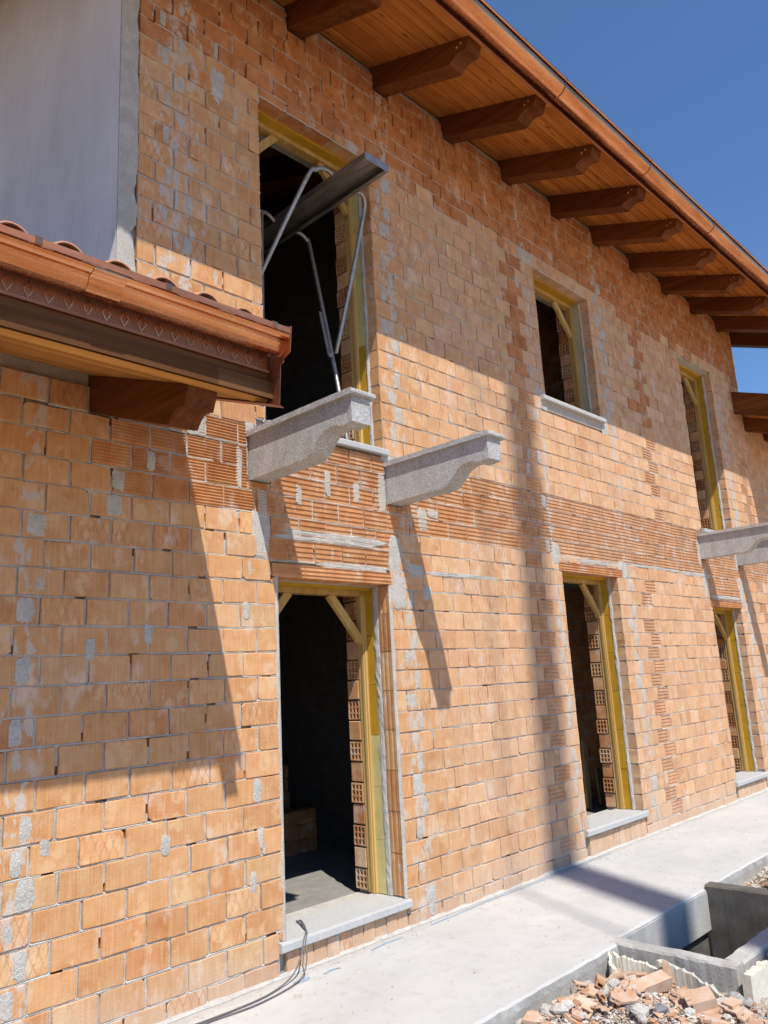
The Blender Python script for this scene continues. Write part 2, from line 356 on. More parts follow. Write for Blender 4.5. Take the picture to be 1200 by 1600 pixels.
def tint(kd, x=0.0):
    t = rnd.random(); L = lambda a, b, t: tuple(a[i]+(b[i]-a[i])*t for i in range(3))
    if kd == 'rib': c = L((.50, .205, .072), (.58, .275, .112), t); c = L(c, (.60, .365, .235), (.25+.6*min(1.0, max(0.0, (x-4.3)/3.0)) if x > 3.0 else .1)*rnd.uniform(.7, 1.1))
    elif kd == 'red': c = L((.44, .160, .060), (.53, .225, .095), t)
    elif kd == 'keyed': c = L((.46, .18, .065), (.53, .24, .10), t)
    else:
        c = L((.595, .345, .155), (.655, .40, .195), t)
        q = rnd.random()
        if q < .10: c = L((.56, .28, .115), (.60, .32, .14), t)
        elif q > .90: c = L((.65, .44, .22), (.64, .43, .25), t)
        pale = min(1.0, max(0.0, (x-4.2)/.8))*rnd.uniform(.35, .75)          # bricks right of the first door are paler and pinker
        c = (c[0], c[1]*.905, c[2]*.90); c = L(c, (.71, .485, .345), pale)
    j = 1+rnd.uniform(-.11, .07); return tuple(v*j for v in c)
bricks = []
def course(k, xa, xb, off):
    z0 = ZC+HC*k; z1 = z0+HC
    cuts = sorted({xa, xb} | {v for r in RES if r[3] > z0+.012 and r[2] < z1-.012 for v in (r[0], r[1]) if xa < v < xb})
    segs = []
    for a, b in zip(cuts, cuts[1:]):
        m = (a+b)/2; lo, hi = z0, min(z1, top_of(m))
        for r in RES:
            if r[0] < m < r[1] and r[3] > lo and r[2] < hi:
                if r[2] <= lo+.03 and r[3] >= hi-.03: lo = hi
                elif r[2] <= lo+.02: lo = max(lo, r[3])
                elif r[3] >= hi-.02: hi = min(hi, r[2])
                else: hi = min(hi, r[2]) if r[2]-lo > hi-r[3] else hi; lo = lo if r[2]-lo > hi-r[3] else r[3]
        if hi-lo < .035: continue
        if segs and abs(segs[-1][1]-a) < 1e-6 and abs(segs[-1][2]-lo) < .002 and abs(segs[-1][3]-hi) < .002: segs[-1][1] = b
        else: segs.append([a, b, lo, hi])
    for a, b, lo, hi in segs:
        n0 = math.floor((a-off)/LC); js = [off+LC*n for n in range(n0, n0+int((b-a)/LC)+3)]
        js = [j+rnd.uniform(-.006, .006) for j in js if a+.055 < j < b-.055]; js = [a]+js+[b]
        for i, (p, q) in enumerate(zip(js, js[1:])):
            g = .0045; x0 = p+(g if i else (0 if abs(p-a) < 1e-6 and any(abs(o[1]-a) < .01 for o in OPEN) else g)); x1 = q-(g if i < len(js)-2 else (0 if any(abs(o[0]-b) < .01 for o in OPEN) else g))
            kd = kind_of((x0+x1)/2, (lo+hi)/2, k)
            bricks.append([x0+rnd.uniform(0, .003), x1-rnd.uniform(0, .003), lo+.0035+rnd.uniform(-.002, .003), hi-.004-rnd.uniform(-.001, .0035), kd])
for k in range(0, 48):
    z = ZC+HC*k
    off = 2.37 if k % 2 == 0 else 2.4925
    course(k, XL if z < 3.3 else XC+.125, XR if z < 5.3 else XE, off+rnd.uniform(-.012, .012))
# soldier courses under the three door sills
for (a, b, z1) in ((3.15, 4.205, .128), (6.64, 7.745, .178), (10.19, 11.18, .150)):
    n = 10; s = (b-a)/n
    for i in range(n): bricks.append([a+s*i+.004, a+s*(i+1)-.005, -.02, z1-rnd.uniform(0, .006), 'n'])

def brick_shape(mb, w, h, ribbed, rr, dp=.135, mi=0, col=None, org=(0, 0, 0)):
    ox, oy, oz = org; c = .006
    if ribbed:
        n = ribbed if ribbed > 1 else 6; n = max(2, round(n*h/.139)); pr = []; s = h/n
        for i in range(n):
            z = i*s-h/2; pr += [(.003, z+.0003), (.0025, z+s-.0062), (-.0035, z+s-.0052), (-.0035, z+s-.0022), (.003, z+s-.0012)]
        pts = pr; m = len(pts)
        vs = [(ox-w/2, oy+y, oz+z) for y, z in pts]+[(ox+w/2, oy+y, oz+z) for y, z in pts]+[(ox-w/2, oy+dp, oz-h/2), (ox-w/2, oy+dp, oz+h/2), (ox+w/2, oy+dp, oz-h/2), (ox+w/2, oy+dp, oz+h/2)]
        fs = [(i, m+i, m+i+1, i+1) for i in range(m-1)]
        fs += [list(range(m))+[2*m+1, 2*m], list(range(2*m-1, m-1, -1))+[2*m+2, 2*m+3], (m-1, 2*m-1, 2*m+3, 2*m+1), (0, 2*m, 2*m+2, m)]
        mb.add(vs, fs, mi, col); return
    K = [.0035*(.5+1.1*rr.random()) if rr.random() > .06 else .010+.012*rr.random() for _ in range(4)]
    a, b = w/2, h/2; J = [(rr.uniform(-1, 1), rr.uniform(-1, 1)) for _ in range(14)]
    P = [(-a+K[0], -b), (-a*.3, -b), (a*.3, -b), (a-K[1], -b), (a, -b+K[1]), (a, 0), (a, b-K[2]), (a-K[2], b), (a*.35, b), (-a*.35, b), (-a+K[3], b), (-a, b-K[3]), (-a, 0), (-a, -b+K[0])]
    P = [(px+J[i][0]*.0022, pz+J[i][1]*.0022) for i, (px, pz) in enumerate(P)]; n = 14
    def ring(e, y, j): return [(ox+px*(1-e/a)+rr.uniform(-j, j), oy+y, oz+pz*(1-e/b)+rr.uniform(-j, j)) for px, pz in P]
    vs = ring(.0032, -.001, .0009)+ring(0, .0034, .0006)+ring(0, dp, 0)
    fs = [tuple(range(n))]
    for q in (0, n): fs += [(q+(i+1) % n, q+i, q+n+i, q+n+(i+1) % n) for i in range(n)]
    mb.add(vs, fs, mi, col)

POLY = [(-5, 345), (455, 515), (436, 645), (140, 592), (-5, 575)]
def inpoly(p):
    ins = False; j = len(POLY)-1
    for i in range(len(POLY)):
        (xi, yi), (xj, yj) = POLY[i], POLY[j]
        if (yi > p[1]) != (yj > p[1]) and p[0] < (xj-xi)*(p[1]-yi)/(yj-yi)+xi: ins = not ins
        j = i
    return ins
def vis_area(b):
    q = [project((x, 0, z)) for x, z in ((b[0], b[2]), (b[1], b[2]), (b[1], b[3]), (b[0], b[3]))]
    if None in q: return 0
    cx = sum(p[0] for p in q)/4; cy = sum(p[1] for p in q)/4
    if not (0 < cx < 1200 and 0 < cy < 1600) or inpoly((cx, cy)): return 0
    return abs(sum(q[i][0]*q[(i+1) % 4][1]-q[(i+1) % 4][0]*q[i][1] for i in range(4)))/2
bricks.sort(key=vis_area, reverse=True)
MATL = [M['brick'], M['rib'], M['lattice'], M['smooth']]
def matidx(kd):
    if kd == 'rib': return 1
    if kd == 'red': return 3
    if kd == 'keyed' or (kd == 'n' and rnd.random() < .13): return 2
    return 0
cache = {}; rest = MB(); jo = MB()
for n, (x0, x1, z0, z1, kd) in enumerate(bricks):
    col = tint(kd, x0); mi = matidx(kd); w_, h_ = x1-x0, z1-z0; cx, cz = (x0+x1)/2, (z0+z1)/2; yy = rnd.uniform(-.0045, .0025); nrib = 0 if mi != 1 else (7 if x0 < 3.02 else 4)
    if n < 300:
        key = (mi, nrib, round(w_/.006), round(h_/.006), rnd.randrange(5))
        if key not in cache:
            b = MB(); brick_shape(b, key[2]*.006-.001, key[3]*.006-.001, nrib, rnd); cache[key] = b.mesh('brick', MATL[mi])
        o = link('brick', cache[key], wall); o.location = (cx, yy, cz); o.color = (*col, 1)
        o.rotation_euler = (rnd.uniform(-.012, .012), rnd.uniform(-.010, .010), rnd.uniform(-.010, .010))
    else: brick_shape(rest, w_, h_, nrib, rnd, mi=mi, col=col, org=(cx, yy, cz))
    if vis_area((x0-.1, x1+.1, z0, z1)) <= 0: pass
    pb_, pp_ = (.975, .93) if kd in ('n', 'rib') else (.95, .6)
    segs = 4 if w_ > .12 else 2; ys = [rnd.uniform(-.0012, .0045) for _ in range(segs+1)]; zj = [rnd.uniform(-.0015, .002) for _ in range(segs+1)]
    for i in range(segs):                                  # bed joint under the brick
        if rnd.random() > pb_: continue
        xa, xb = x0-.005+(w_+.010)*i/segs, x0-.005+(w_+.010)*(i+1)/segs
        jo.add([(xa, ys[i]+.003, z0-.0125), (xb, ys[i+1]+.003, z0-.0125), (xb, ys[i+1], z0-.004), (xa, ys[i], z0-.004), (xb, ys[i+1]+.006, z0+.004+zj[i+1]), (xa, ys[i]+.006, z0+.004+zj[i])], [(0, 1, 2, 3), (3, 2, 4, 5)])
    ys = [rnd.uniform(-.001, .007) for _ in range(4)]
    for i in range(3):                                     # upright joint at its right end
        if rnd.random() > pp_ or any(abs(o[0]-x1) < .02 and o[2] < cz < o[3] for o in OPEN): continue
        za, zb = z0-.004+(h_+.006)*i/3, z0-.004+(h_+.006)*(i+1)/3
        jo.add([(x1-.005, ys[i]+.005, za), (x1+.004, ys[i], za), (x1+.013, ys[i]+.005, za), (x1-.005, ys[i+1]+.005, zb), (x1+.004, ys[i+1], zb), (x1+.013, ys[i+1]+.005, zb)], [(0, 1, 4, 3), (1, 2, 5, 4)])
jq = jo.build('mortar_joints', M['mortar'], wall); jq['kind'] = 'stuff'
ro = rest.build('brick_courses', MATL, wall); ro['kind'] = 'stuff'; ro.color = (0, 0, 0, 1)

# ------------------------------------------------------------------ mortar patches, edge strips
def ragged(name, aspect, nv):
    b = MB(); ph = [rnd.uniform(0, 6.3) for _ in range(4)]; pts = []
    per = 2*(aspect+1)
    for i in range(nv):
        d = per*i/nv
        if d < aspect: x, z = d-aspect/2, -.5
        elif d < aspect+1: x, z = aspect/2, d-aspect-.5
        elif d < 2*aspect+1: x, z = aspect/2-(d-aspect-1), .5
        else: x, z = -aspect/2, .5-(d-2*aspect-1)
        r = Vector((x, z)); k_ = 1+rnd.uniform(-.10, .07)+.05*math.sin(7*d+ph[0]); cnr = max(0, abs(x)/(aspect/2)+abs(z)*2-1.55); k_ -= cnr*.25
        pts.append((x*k_/aspect, z*k_))
    vs = [(x, .004, z) for x, z in pts]+[(x*.93, -.0025+rnd.uniform(-.0012, .001), z*.95) for x, z in pts]+[(x*.45, -.0045+rnd.uniform(-.002, .0015), z*.5) for x, z in pts]; n = nv
    fs = [tuple(range(2*n, 3*n))]
    for q in (0, n): fs += [(q+i, q+(i+1) % n, q+n+(i+1) % n, q+n+i) for i in range(n)]
    b.add(vs, fs); return b.mesh(name, M['mortar'], False)
pat = [ragged('mortar_patch', .6, 30) for _ in range(10)]
smear = [ragged('mortar_smear', 9, 90) for _ in range(4)]
def patch(x, z, w_, h_, mesh=None, rz=0):
    if mesh is None and h_ > .1 and w_ < .11: w_ *= rnd.uniform(.6, 1.15); h_ *= rnd.uniform(.9, 1.04)
    o = link('mortar_patch', mesh or rnd.choice(pat), wall); o.location = (x, 0, z); o.scale = (w_, 1.0, h_); o.rotation_euler = (0, rz+(rnd.uniform(-.04, .04) if mesh is None else 0), 0)
def zc(k): return ZC+HC*(k+.5)
for k in list(range(2, 9))+[10, 12, 14, 15, 17]: patch(1.585+(.03 if k % 2 else -.03)+rnd.uniform(-.02, .02), zc(k), .085*rnd.uniform(.8, 1.25), .135)
for k in range(3, 8, 2): patch(1.44, zc(k), .075, .135)
for x, z, a, b in ((2.235, 1.985, .075, .13), (2.24, 2.985, .075, .13), (2.04, 2.84, .075, .13), (2.02, 2.69, .10, .13), (2.96, 1.06, .06, .14), (2.98, .80, .06, .14), (2.92, .56, .06, .13), (2.05, 2.25, .05, .11), (2.9, 2.13, .06, .12), (2.93, 2.4, .05, .12), (2.55, 3.28, .15, .17), (2.42, 3.31, .11, .16), (1.7, .97, .05, .1), (2.35, .86, .05, .11), (1.9, 1.9, .05, .12)): patch(x, z, a, b)
for k in range(1, 16): patch(4.40+(.035 if k % 2 else -.03)+rnd.uniform(-.02, .02), zc(k), .085*rnd.uniform(.7, 1.3), .14)
for k in range(24, 40): patch(4.36+(.05 if k % 2 else -.03)+rnd.uniform(-.02, .02), zc(k), .08*rnd.uniform(.7, 1.3), .14)
for k in range(29, 44, 1):
    patch((2.32 if k % 2 else 2.46)+rnd.uniform(-.04, .04), zc(k), .06, .13)
    if rnd.random() < .6: patch((2.72 if k % 2 else 2.88)+rnd.uniform(-.03, .03), zc(k), .05, .13)
patch(2.72, 5.78, .12, .34); patch(4.02, 5.98, .16, .1)
for k in range(2, 17): patch(6.52+(.03 if k % 2 else -.02), zc(k), .06, .13)
for k in range(1, 18): patch(7.98+(.05 if k % 2 else -.03), zc(k), .09*rnd.uniform(.7, 1.3), .14)
for k in range(28, 42): patch(8.02+(.06 if k % 2 else -.04), zc(k), .10*rnd.uniform(.7, 1.3), .14)
for k in range(2, 17): patch(11.42+(.05 if k % 2 else -.03), zc(k), .12, .15)
for k in range(23, 38): patch(11.52+(.05 if k % 2 else -.03), zc(k), .11, .15)
for k in range(24, 27): patch(6.35+rnd.uniform(-.2, .2), zc(k), .07, .12)
for k in range(19, 44, 3): patch(6.43, zc(k), .07, .13)
for x, z, a, b in ((6.60, 4.36, .15, .22), (7.86, 4.34, .16, .26), (6.56, 2.78, .15, .2), (7.88, 2.70, .2, .2), (4.30, 2.33, .17, .3), (4.28, 2.58, .13, .3), (3.02, 2.62, .16, .32), (3.04, 2.84, .10, .2), (10.1, 2.66, .14, .4), (11.3, 2.6, .16, .4), (4.5, 2.47, .2, .13), (4.62, 2.3, .12, .14), (4.28, 3.36, .2, .12), (3.35, 2.93, .07, .14), (3.62, 3.05, .08, .2), (3.9, 3.02, .08, .16), (4.62, 2.9, .10, .2), (4.75, 2.96, .14, .07), (4.46, .10, .09, .16), (6.55, 5.92, .2, .2), (6.62, .3, .1, .14), (6.33, 5.58, .08, .13), (8.75, 5.35, .08, .13), (9.3, 5.1, .09, .13), (2.95, 3.33, .1, .12), (2.86, 3.05, .08, .3), (4.17, 3.05, .07, .34), (10.0, 3.05, .08, .34), (11.26, 3.05, .07, .34)): patch(x, z, a, b)
# mortar smears across the ribbed courses over the doors
for x0, x1, z in ((3.2, 4.2, 2.665), (3.16, 4.1, 2.64), (6.6, 7.9, 2.735), (10.2, 11.2, 2.5), (4.6, 5.6, 2.47), (3.5, 4.2, 2.46), (8.0, 9.4, 2.77), (9.4, 10.4, 2.76)):
    patch((x0+x1)/2, z, x1-x0, rnd.uniform(.035, .06), rnd.choice(smear)); wall.children[-1].name = 'mortar_smear'
# raw mortar corner strip where the plaster stops
b = MB(); nz = 60; rows = []
for i in range(nz+1):
    z = 3.5+(6.93-3.5)*i/nz; e = .125+.045*mnoise.noise((z*3.1, 0, 1))+.03*mnoise.noise((z*11, 3, 1)); row = []
    for j in range(8):
        t = j/7; row.append((XC-.006+t*(e+.006), -.010+.014*t**3+.006*mnoise.noise((t*5, z*16, 2)), z))
    rows.append(row)
vs = [p for r in rows for p in r]; fs = [(i*8+j, i*8+j+1, (i+1)*8+j+1, (i+1)*8+j) for i in range(nz) for j in range(7)]
b.add(vs, fs); b.build('corner_mortar', M['mortar'], wall, True)
# mortar fillet along the foot of the wall
b = MB(); nx = 260; x0 = -3; x1 = 17.4
for i in range(nx+1):
    x = x0+(x1-x0)*i/nx; a = .014+.022*max(-.5, mnoise.noise((x*5, 0, 5))); h = .018+.02*mnoise.noise((x*7, 2, 5))
    b.v += [(x, .006, h+.004), (x, -.006-a*.4, h*.55), (x, -.008-a, .002)]
for i in range(nx):
    for j in range(2): b.f.append([3*i+j, 3*i+j+1, 3*i+4+j, 3*i+3+j]); b.m.append(0); b.c.append(None)
b.build('mortar_fillet', M['mortar'], wall, True)

# ------------------------------------------------------------------ side wall, inner leaf, slabs, rooms
yr = 5.0; zr = 6.95+SL*yr
b = MB()
b.add([(XC-.004, .0, 3.0), (XC-.004, 10, 3.0), (XC-.004, 10, 6.95), (XC-.004, yr, zr), (XC-.004, 0, 6.95), (XC+.2, .16, 3.0), (XC+.2, 10, 3.0), (XC+.2, 10, 6.95), (XC+.2, yr, zr), (XC+.2, .16, 6.95)],
      [(0, 4, 3, 2, 1), (5, 6, 7, 8, 9), (0, 5, 9, 4)])
hbuild(b, 'plaster_wall', M['plaster'])
b = MB()
b.add([(XE, .0, 0), (XE, 10, 0), (XE, 10, 6.95), (XE, yr, zr), (XE, 0, 6.95), (XE-.2, .16, 0), (XE-.2, 10, 0), (XE-.2, 10, 6.95), (XE-.2, yr, zr), (XE-.2, .16, 6.95)], [(0, 1, 2, 3, 4), (9, 8, 7, 6, 5), (0, 4, 9, 5)])
hbuild(b, 'gable_wall', M['plaster'])
b = MB(); wall_grid(b, XC, 5.4, 0, 3.0, .352, .48, [D1], .02); wall_grid(b, 5.4, XE, 0, 3.0, .290, .42, [D2, D3], .02); wall_grid(b, XC, XE, 3.0, 6.95, .290, .42, [W1, W2, W3], .02)
inner = hbuild(b, 'inner_wall', M['mortar'])
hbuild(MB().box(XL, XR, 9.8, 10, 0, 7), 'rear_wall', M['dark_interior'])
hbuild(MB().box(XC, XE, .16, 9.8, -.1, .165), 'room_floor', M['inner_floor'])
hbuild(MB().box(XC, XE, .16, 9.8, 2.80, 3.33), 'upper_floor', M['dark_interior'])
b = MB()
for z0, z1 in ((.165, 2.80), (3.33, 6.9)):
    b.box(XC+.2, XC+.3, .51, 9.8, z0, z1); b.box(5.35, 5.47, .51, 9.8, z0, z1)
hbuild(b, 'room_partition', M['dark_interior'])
b = MB(); b.box(XL, XL+.2, .15, 5, 0, 3.4); b.box(XL, XC, 5, 5.2, 0, 4.6); hbuild(b, 'porch_wall', M['plaster'])
b = MB(); b.box(XR-.2, XR, .15, 5, 0, 5.4); hbuild(b, 'wing_wall', M['plaster'])
# brick partition seen through the middle door and right-hand rooms
for px_, z0, z1 in ((8.75, .165, 2.80), (12.1, .165, 2.8), (8.75, 3.33, 6.6), (12.1, 3.33, 6.6)):
    pm = MB(); pc = MB(); pc.box(px_+.008, px_+.1, .515, 5.0, z0, z1)
    nz = int((z1-z0)/.148)
    for i in range(nz):
        y = .515+(.12 if i % 2 else 0)
        if i % 2: pass
        while y < 4.9:
            l = .235; zz = z0+.148*i
            pm.add([(px_+rnd.uniform(0, .003), yy_, zz_) for yy_, zz_ in ((y, zz), (y+l, zz), (y+l, zz+.138), (y, zz+.138))]+[(px_+.09, yy_, zz_) for yy_, zz_ in ((y, zz), (y+l, zz), (y+l, zz+.138), (y, zz+.138))],
                   [(3, 2, 1, 0), (0, 1, 5, 4), (2, 3, 7, 6), (1, 2, 6, 5), (3, 0, 4, 7)], 0, tint('red' if rnd.random() < .5 else 'rib'))
            y += .245
    pw = hbuild(pc, 'brick_partition', M['mortar']); po = pm.build('brick_courses', M['brick'], pw); po['kind'] = 'stuff'; po.color = (0, 0, 0, 1)

# ------------------------------------------------------------------ jambs of the inner leaf: hollow and solid brick ends
hb = MB(); w_, h_ = .120, .136; t = .010
hy = (w_-4*t)/3; hz = (h_-4*t)/3
for i in range(4): hb.box(0, .045, i*(hy+t), i*(hy+t)+t, 0, h_)
for j in range(4):
    for i in range(3): hb.box(0.0008, .045, i*(hy+t)+t, (i+1)*(hy+t), j*(hz+t), j*(hz+t)+t)
hb.box(.045, .05, 0, w_, 0, h_)
hollow_me = hb.mesh('jamb_brick', M['brick'])
pb = MB(); c = .005
pb.add([(.0, c, c), (.0, w_-c, c), (.0, w_-c, h_-c), (.0, c, h_-c), (.006, 0, 0), (.006, w_, 0), (.006, w_, h_), (.006, 0, h_), (.05, 0, 0), (.05, w_, 0), (.05, w_, h_), (.05, 0, h_)],
       [(3, 2, 1, 0), (0, 1, 5, 4), (1, 2, 6, 5), (2, 3, 7, 6), (3, 0, 4, 7), (4, 5, 9, 8), (5, 6, 10, 9), (6, 7, 11, 10), (7, 4, 8, 11)])
plain_me = pb.mesh('jamb_brick', M['brick'])
for oi_, o in enumerate(OPEN):
    z = o[2]+.01; i = 0
    while z < o[3]-.08:
        q = link('jamb_brick', hollow_me if i % 2 == oi_ % 2 else plain_me, inner); q.location = (o[1]-.02+rnd.uniform(-.012, .004), ((.355) if o is D1 else .293)+rnd.uniform(-.004, .006), z); q.color = (*tint('n' if rnd.random() < .6 else 'red'), 1)
        z += .148; i += 1

# ------------------------------------------------------------------ subframes in the openings
def frame(o, panels, dep=(.095, .128, .208, .282)):
    x0, x1, z0, z1 = o; zb = z0+.002; ya, yb, yc, yd = dep
    f = MB(); f.box(x1-.024, x1+.008, yc, yd, zb, z1-.058); root = hbuild(f, 'opening_frame', M['frame_wood'])
    MB().box(x0-.006, x0+.036, yc, yd, zb, z1-.058).build('post', M['frame_wood'], root)
    MB().box(x0-.006, x1+.006, yc-.002, yd+.002, z1-.058, z1+.006).build('head', M['frame_wood'], root)
    MB().box(x1-.034, x1-.0255, yc+.012, yc+.036, zb, z1-.060).build('stop_bead', M['frame_wood'], root)
    ym = (yc+yd)/2
    for s in (1, -1):
        xe = x1 if s > 0 else x0
        MB().prism((xe-s*.335, ym, z1-.052), (xe-s*.030, ym, z1-.40), .036, .062, (s, 0, 1)).build('brace', M['frame_wood'], root)
    zs = [zb]+[z0+(z1-z0)*f_ for f_, _ in panels]
    for (a, b_), (_, mn) in zip(zip(zs, zs[1:]), panels):
        n = max(1, round((b_-a)/.42)); s = (b_-a)/n
        for i in range(n): MB().box(x1-.006+rnd.uniform(-.0015, .0015), x1+.008, yb, yc-.001, a+s*i+.0015, a+s*(i+1)-.0015).build('insulation_panel', M[mn], root)
    MB().box(x0, x1-.024, yb, yc-.003, z1-.020, z1+.006).build('insulation_panel', M['mustard'], root)
    MB().box(x0-.006, x0+.022, yb, yc-.001, zb, z1-.03).build('insulation_panel', M['mustard'], root)
    for xa, sg in ((x1, -1), (x0, 1)):                # rough mortar strip between brick reveal and panel
        m = MB(); n = 50; wd = yb-ya
        for i in range(n+1):
            z = zb+(z1-zb)*i/n
            for t, d in ((0, -.004), (.3, .008), (.7, .011), (1.08, .006)): m.v.append((xa+sg*(d+.006*mnoise.noise((z*17+xa, t*5, 1))), ya+wd*t+.010*mnoise.noise((z*13, t*2, xa)), z))
        for i in range(n):
            for j in range(3): m.f.append([4*i+j, 4*i+j+1, 4*i+5+j, 4*i+4+j]); m.m.append(0); m.c.append(None)
        m.build('mortar_bedding', M['mortar'], root, False)
    if yb > .14: MB().box(x0, x1, .1355, yb+.002, z1-.001, z1+.03).build('mortar_bedding', M['mortar'], root)
    return root
f1 = frame(D1, [(.50, 'pale_green'), (1.0, 'mustard')], (.118, .180, .265, .345))
frame(D2, [(1.0, 'mustard')]); frame(D3, [(1.0, 'mustard')])
frame(W1, [(.36, 'mustard'), (1.0, 'pale_green')]); frame(W2, [(1.0, 'pale_grey_green')]); frame(W3, [(1.0, 'mustard')])
# thin ribbed tiles lining the reveal of the first door, with mortar beads on both edges
for xe, sg in ((D1[1], -1), (D1[0], 1)):
    z = D1[2]+.01
    while z < D1[3]-.1:
        h = min(.272, D1[3]-z-.004); m = MB()
        for i in range(5): m.box(xe-sg*.02, xe+sg*(.003+(.004 if i % 2 == 0 else 0)), (.006+i*.0222), (.006+(i+1)*.0222), z, z+h)
        q = m.build('reveal_tile', M['brick'], wall); q.color = (*tint('n' if rnd.random() < .7 else 'rib'), 1); q.location = (rnd.uniform(-.002, .002), rnd.uniform(-.002, .003), 0)
        z += .278
    m = MB(); n = 50
    for i in range(n+1):
        z = D1[2]+(D1[3]-D1[2])*i/n; a = .020+.014*mnoise.noise((z*8, 1, xe))
        m.v += [(xe-sg*a, .002, z), (xe-sg*a*.7, -.0065+.003*mnoise.noise((z*20, 0, 0)), z), (xe+sg*.004, -.005+.003*mnoise.noise((z*17, 4, 0)), z), (xe+sg*.010, .006, z)]
    for i in range(n):
        for j in range(3): m.f.append([4*i+j, 4*i+j+1, 4*i+5+j, 4*i+4+j]); m.m.append(0); m.c.append(None)
    m.build('mortar_bead', M['mortar'], wall, True)

# ------------------------------------------------------------------ lintels, sills, brackets
for (x0, x1, z0, z1) in ((3.105, 4.212, 2.357, 2.443), (6.605, 7.855, 2.614, 2.692), (10.165, 11.215, 2.374, 2.452)):
    m = MB(); n = 4; L = (x1-x0)/n
    for i in range(n): brick_shape(m, L-.004, z1-z0, 5, rnd, dp=.24, org=(x0+L*(i+.5), -.010+rnd.uniform(-.002, .002), (z0+z1)/2))
    lo = hbuild(m, 'lintel', M['rib']); lo.color = (.60, .285, .13, 1)
def slab(name, x0, x1, y0, y1, z0, z1, mat, r=.012):
    pr = [(y0, z0+r*.6), (y0+r*.5, z0), (y1, z0), (y1, z1), (y0+r, z1), (y0+r*.3, z1-r*.3), (y0, z1-r)]
    return hbuild(MB().prism_x(pr, x0, x1), name, mat)
slab('door_sill', 3.092, 4.222, -.036, .31, .135, .190, M['stone_slab']); slab('door_sill', 6.575, 7.765, -.036, .31, .188, .243, M['stone_slab']); slab('door_sill', 10.125, 11.205, -.036, .31, .165, .220, M['stone_slab'])
slab('window_sill', 6.555, 7.83, -.045, .31, 4.352, 4.403, M['stone_slab']); slab('window_sill', 3.082, 4.240, -.036, .31, 3.352, 3.406, M['stone_slab']); slab('window_sill', 10.217, 11.325, -.036, .31, 3.345, 3.398, M['stone_slab'])
for x0, x1, z0, z1 in ((3.15, 4.205, .126, .1345), (6.64, 7.745, .176, .1875), (10.19, 11.18, .148, .1645), (6.60, 7.80, 4.268, 4.3515)):
    hbuild(MB().box(x0, x1, .004, .14, z0, z1), 'sill_bedding', M['mortar'])
for x0, x1 in CORB:
    pr = [(.30, 2.975), (0, 2.975), (-.470, 2.984), (-.474, 2.994), (-.480, 2.994), (-.486, 2.982), (-.545, 2.985), (-.585, 2.994), (-.615, 3.012), (-.645, 3.040), (-.675, 3.072), (-.705, 3.097), (-.74, 3.113), (-.78, 3.122), (-.82, 3.124), (-.848, 3.118), (-.862, 3.104), (-.90, 3.104), (-.972, 3.110), (-.972, 3.2655), (.30, 3.2655)]
    q = hbuild(MB().prism_x(pr, x0, x1), 'balcony_bracket', M['granite'])
    yy = -1.0; r = .016
    cp = [(.30, 3.266), (yy+.01, 3.266), (yy, 3.276), (yy, 3.292), (yy+.004, 3.299), (yy+.012, 3.302), (.30, 3.302)]
    MB().prism_x(cp, x0-.024, x1+.030).build('cap_slab', M['granite'], q)

# ------------------------------------------------------------------ main roof
def rafter_prof(zt, zb, y_in, tip=-1.035, s=SL):
    T = lambda y: zt+s*y
    B = lambda y: zb+s*y
    pr = [(y_in, T(y_in)), (y_in, B(y_in)), (-.80, B(-.80)), (-.815, B(-.80)-.002)]
    a = (-.83, B(-.83)+.004); e = (tip+.035, T(tip)-.095)
    for i in range(7):                                     # concave cut
        t = i/6; y = a[0]+(e[0]-a[0])*t; bow = .030*math.sin(math.pi*t); z = a[1]+(e[1]-a[1])*t+bow; pr.append((y+.01*math.sin(math.pi*t), z))
    pr += [(tip+.004, T(tip)-.02), (tip, T(tip))]
    return pr
roof_lo, roof_hi = .55, 12.98  # left overhang extended out of view so the plaster wall stays shaded
b = MB(); z0_ = 6.985
b.add([(x, y, z) for x in (roof_lo, roof_hi) for y, z in ((-1.06, z0_+SL*-1.06), (yr, z0_+SL*yr), (11, z0_+SL*yr-SL*6), (11, z0_+SL*yr-SL*6+.16), (yr, z0_+SL*yr+.16), (-1.06, z0_+SL*-1.06+.10))],
      [(0, 1, 2, 3, 4, 5), (11, 10, 9, 8, 7, 6), (0, 6, 7, 1), (1, 7, 8, 2), (2, 8, 9, 3), (3, 9, 10, 4), (4, 10, 11, 5), (5, 11, 6, 0)])
roof = hbuild(b, 'main_roof', M['fascia_wood'])
rp = rafter_prof(6.945, 6.728, 4.9)
rme = MB().prism_x(rp, 0, .16).mesh('rafter', M['rafter_wood'])
for x in RAFT: q = link('rafter', rme, roof); q.location = (x, 0, rnd.uniform(-.006, .006)); q.rotation_euler = (0, 0, rnd.uniform(-.003, .003))
dow = MB().tube([(-.004, 0, 0), (.01, 0, 0)], .010, 8).mesh('dowel', M['board_wood'])
for x in RAFT:
    for y, dz_ in ((-.955, -.045), (-.915, -.075)): q = link('dowel', dow, roof); q.location = (x, y, 6.945+SL*y+dz_)
pwid = .108
for i in range(12):
    ya = -1.052+pwid*i; yb = ya+pwid-.007
    xs = [roof_lo]+sorted(roof_lo+2+rnd.uniform(0, 10) for _ in range(2))+[roof_hi]
    for a, c_ in zip(xs, xs[1:]):
        if c_-a < .1: continue
        y1_ = yb if i < 11 else 4.95; Z = lambda y: 6.950+SL*y
        MB().prism_x([(ya, Z(ya)+.008), (ya+.007, Z(ya+.007)), (y1_-.007, Z(y1_-.007)), (y1_, Z(y1_)+.008), (y1_, Z(y1_)+.028), (ya, Z(ya)+.028)], a+.001, c_-.001).build('soffit_plank', M['soffit_wood'], roof)
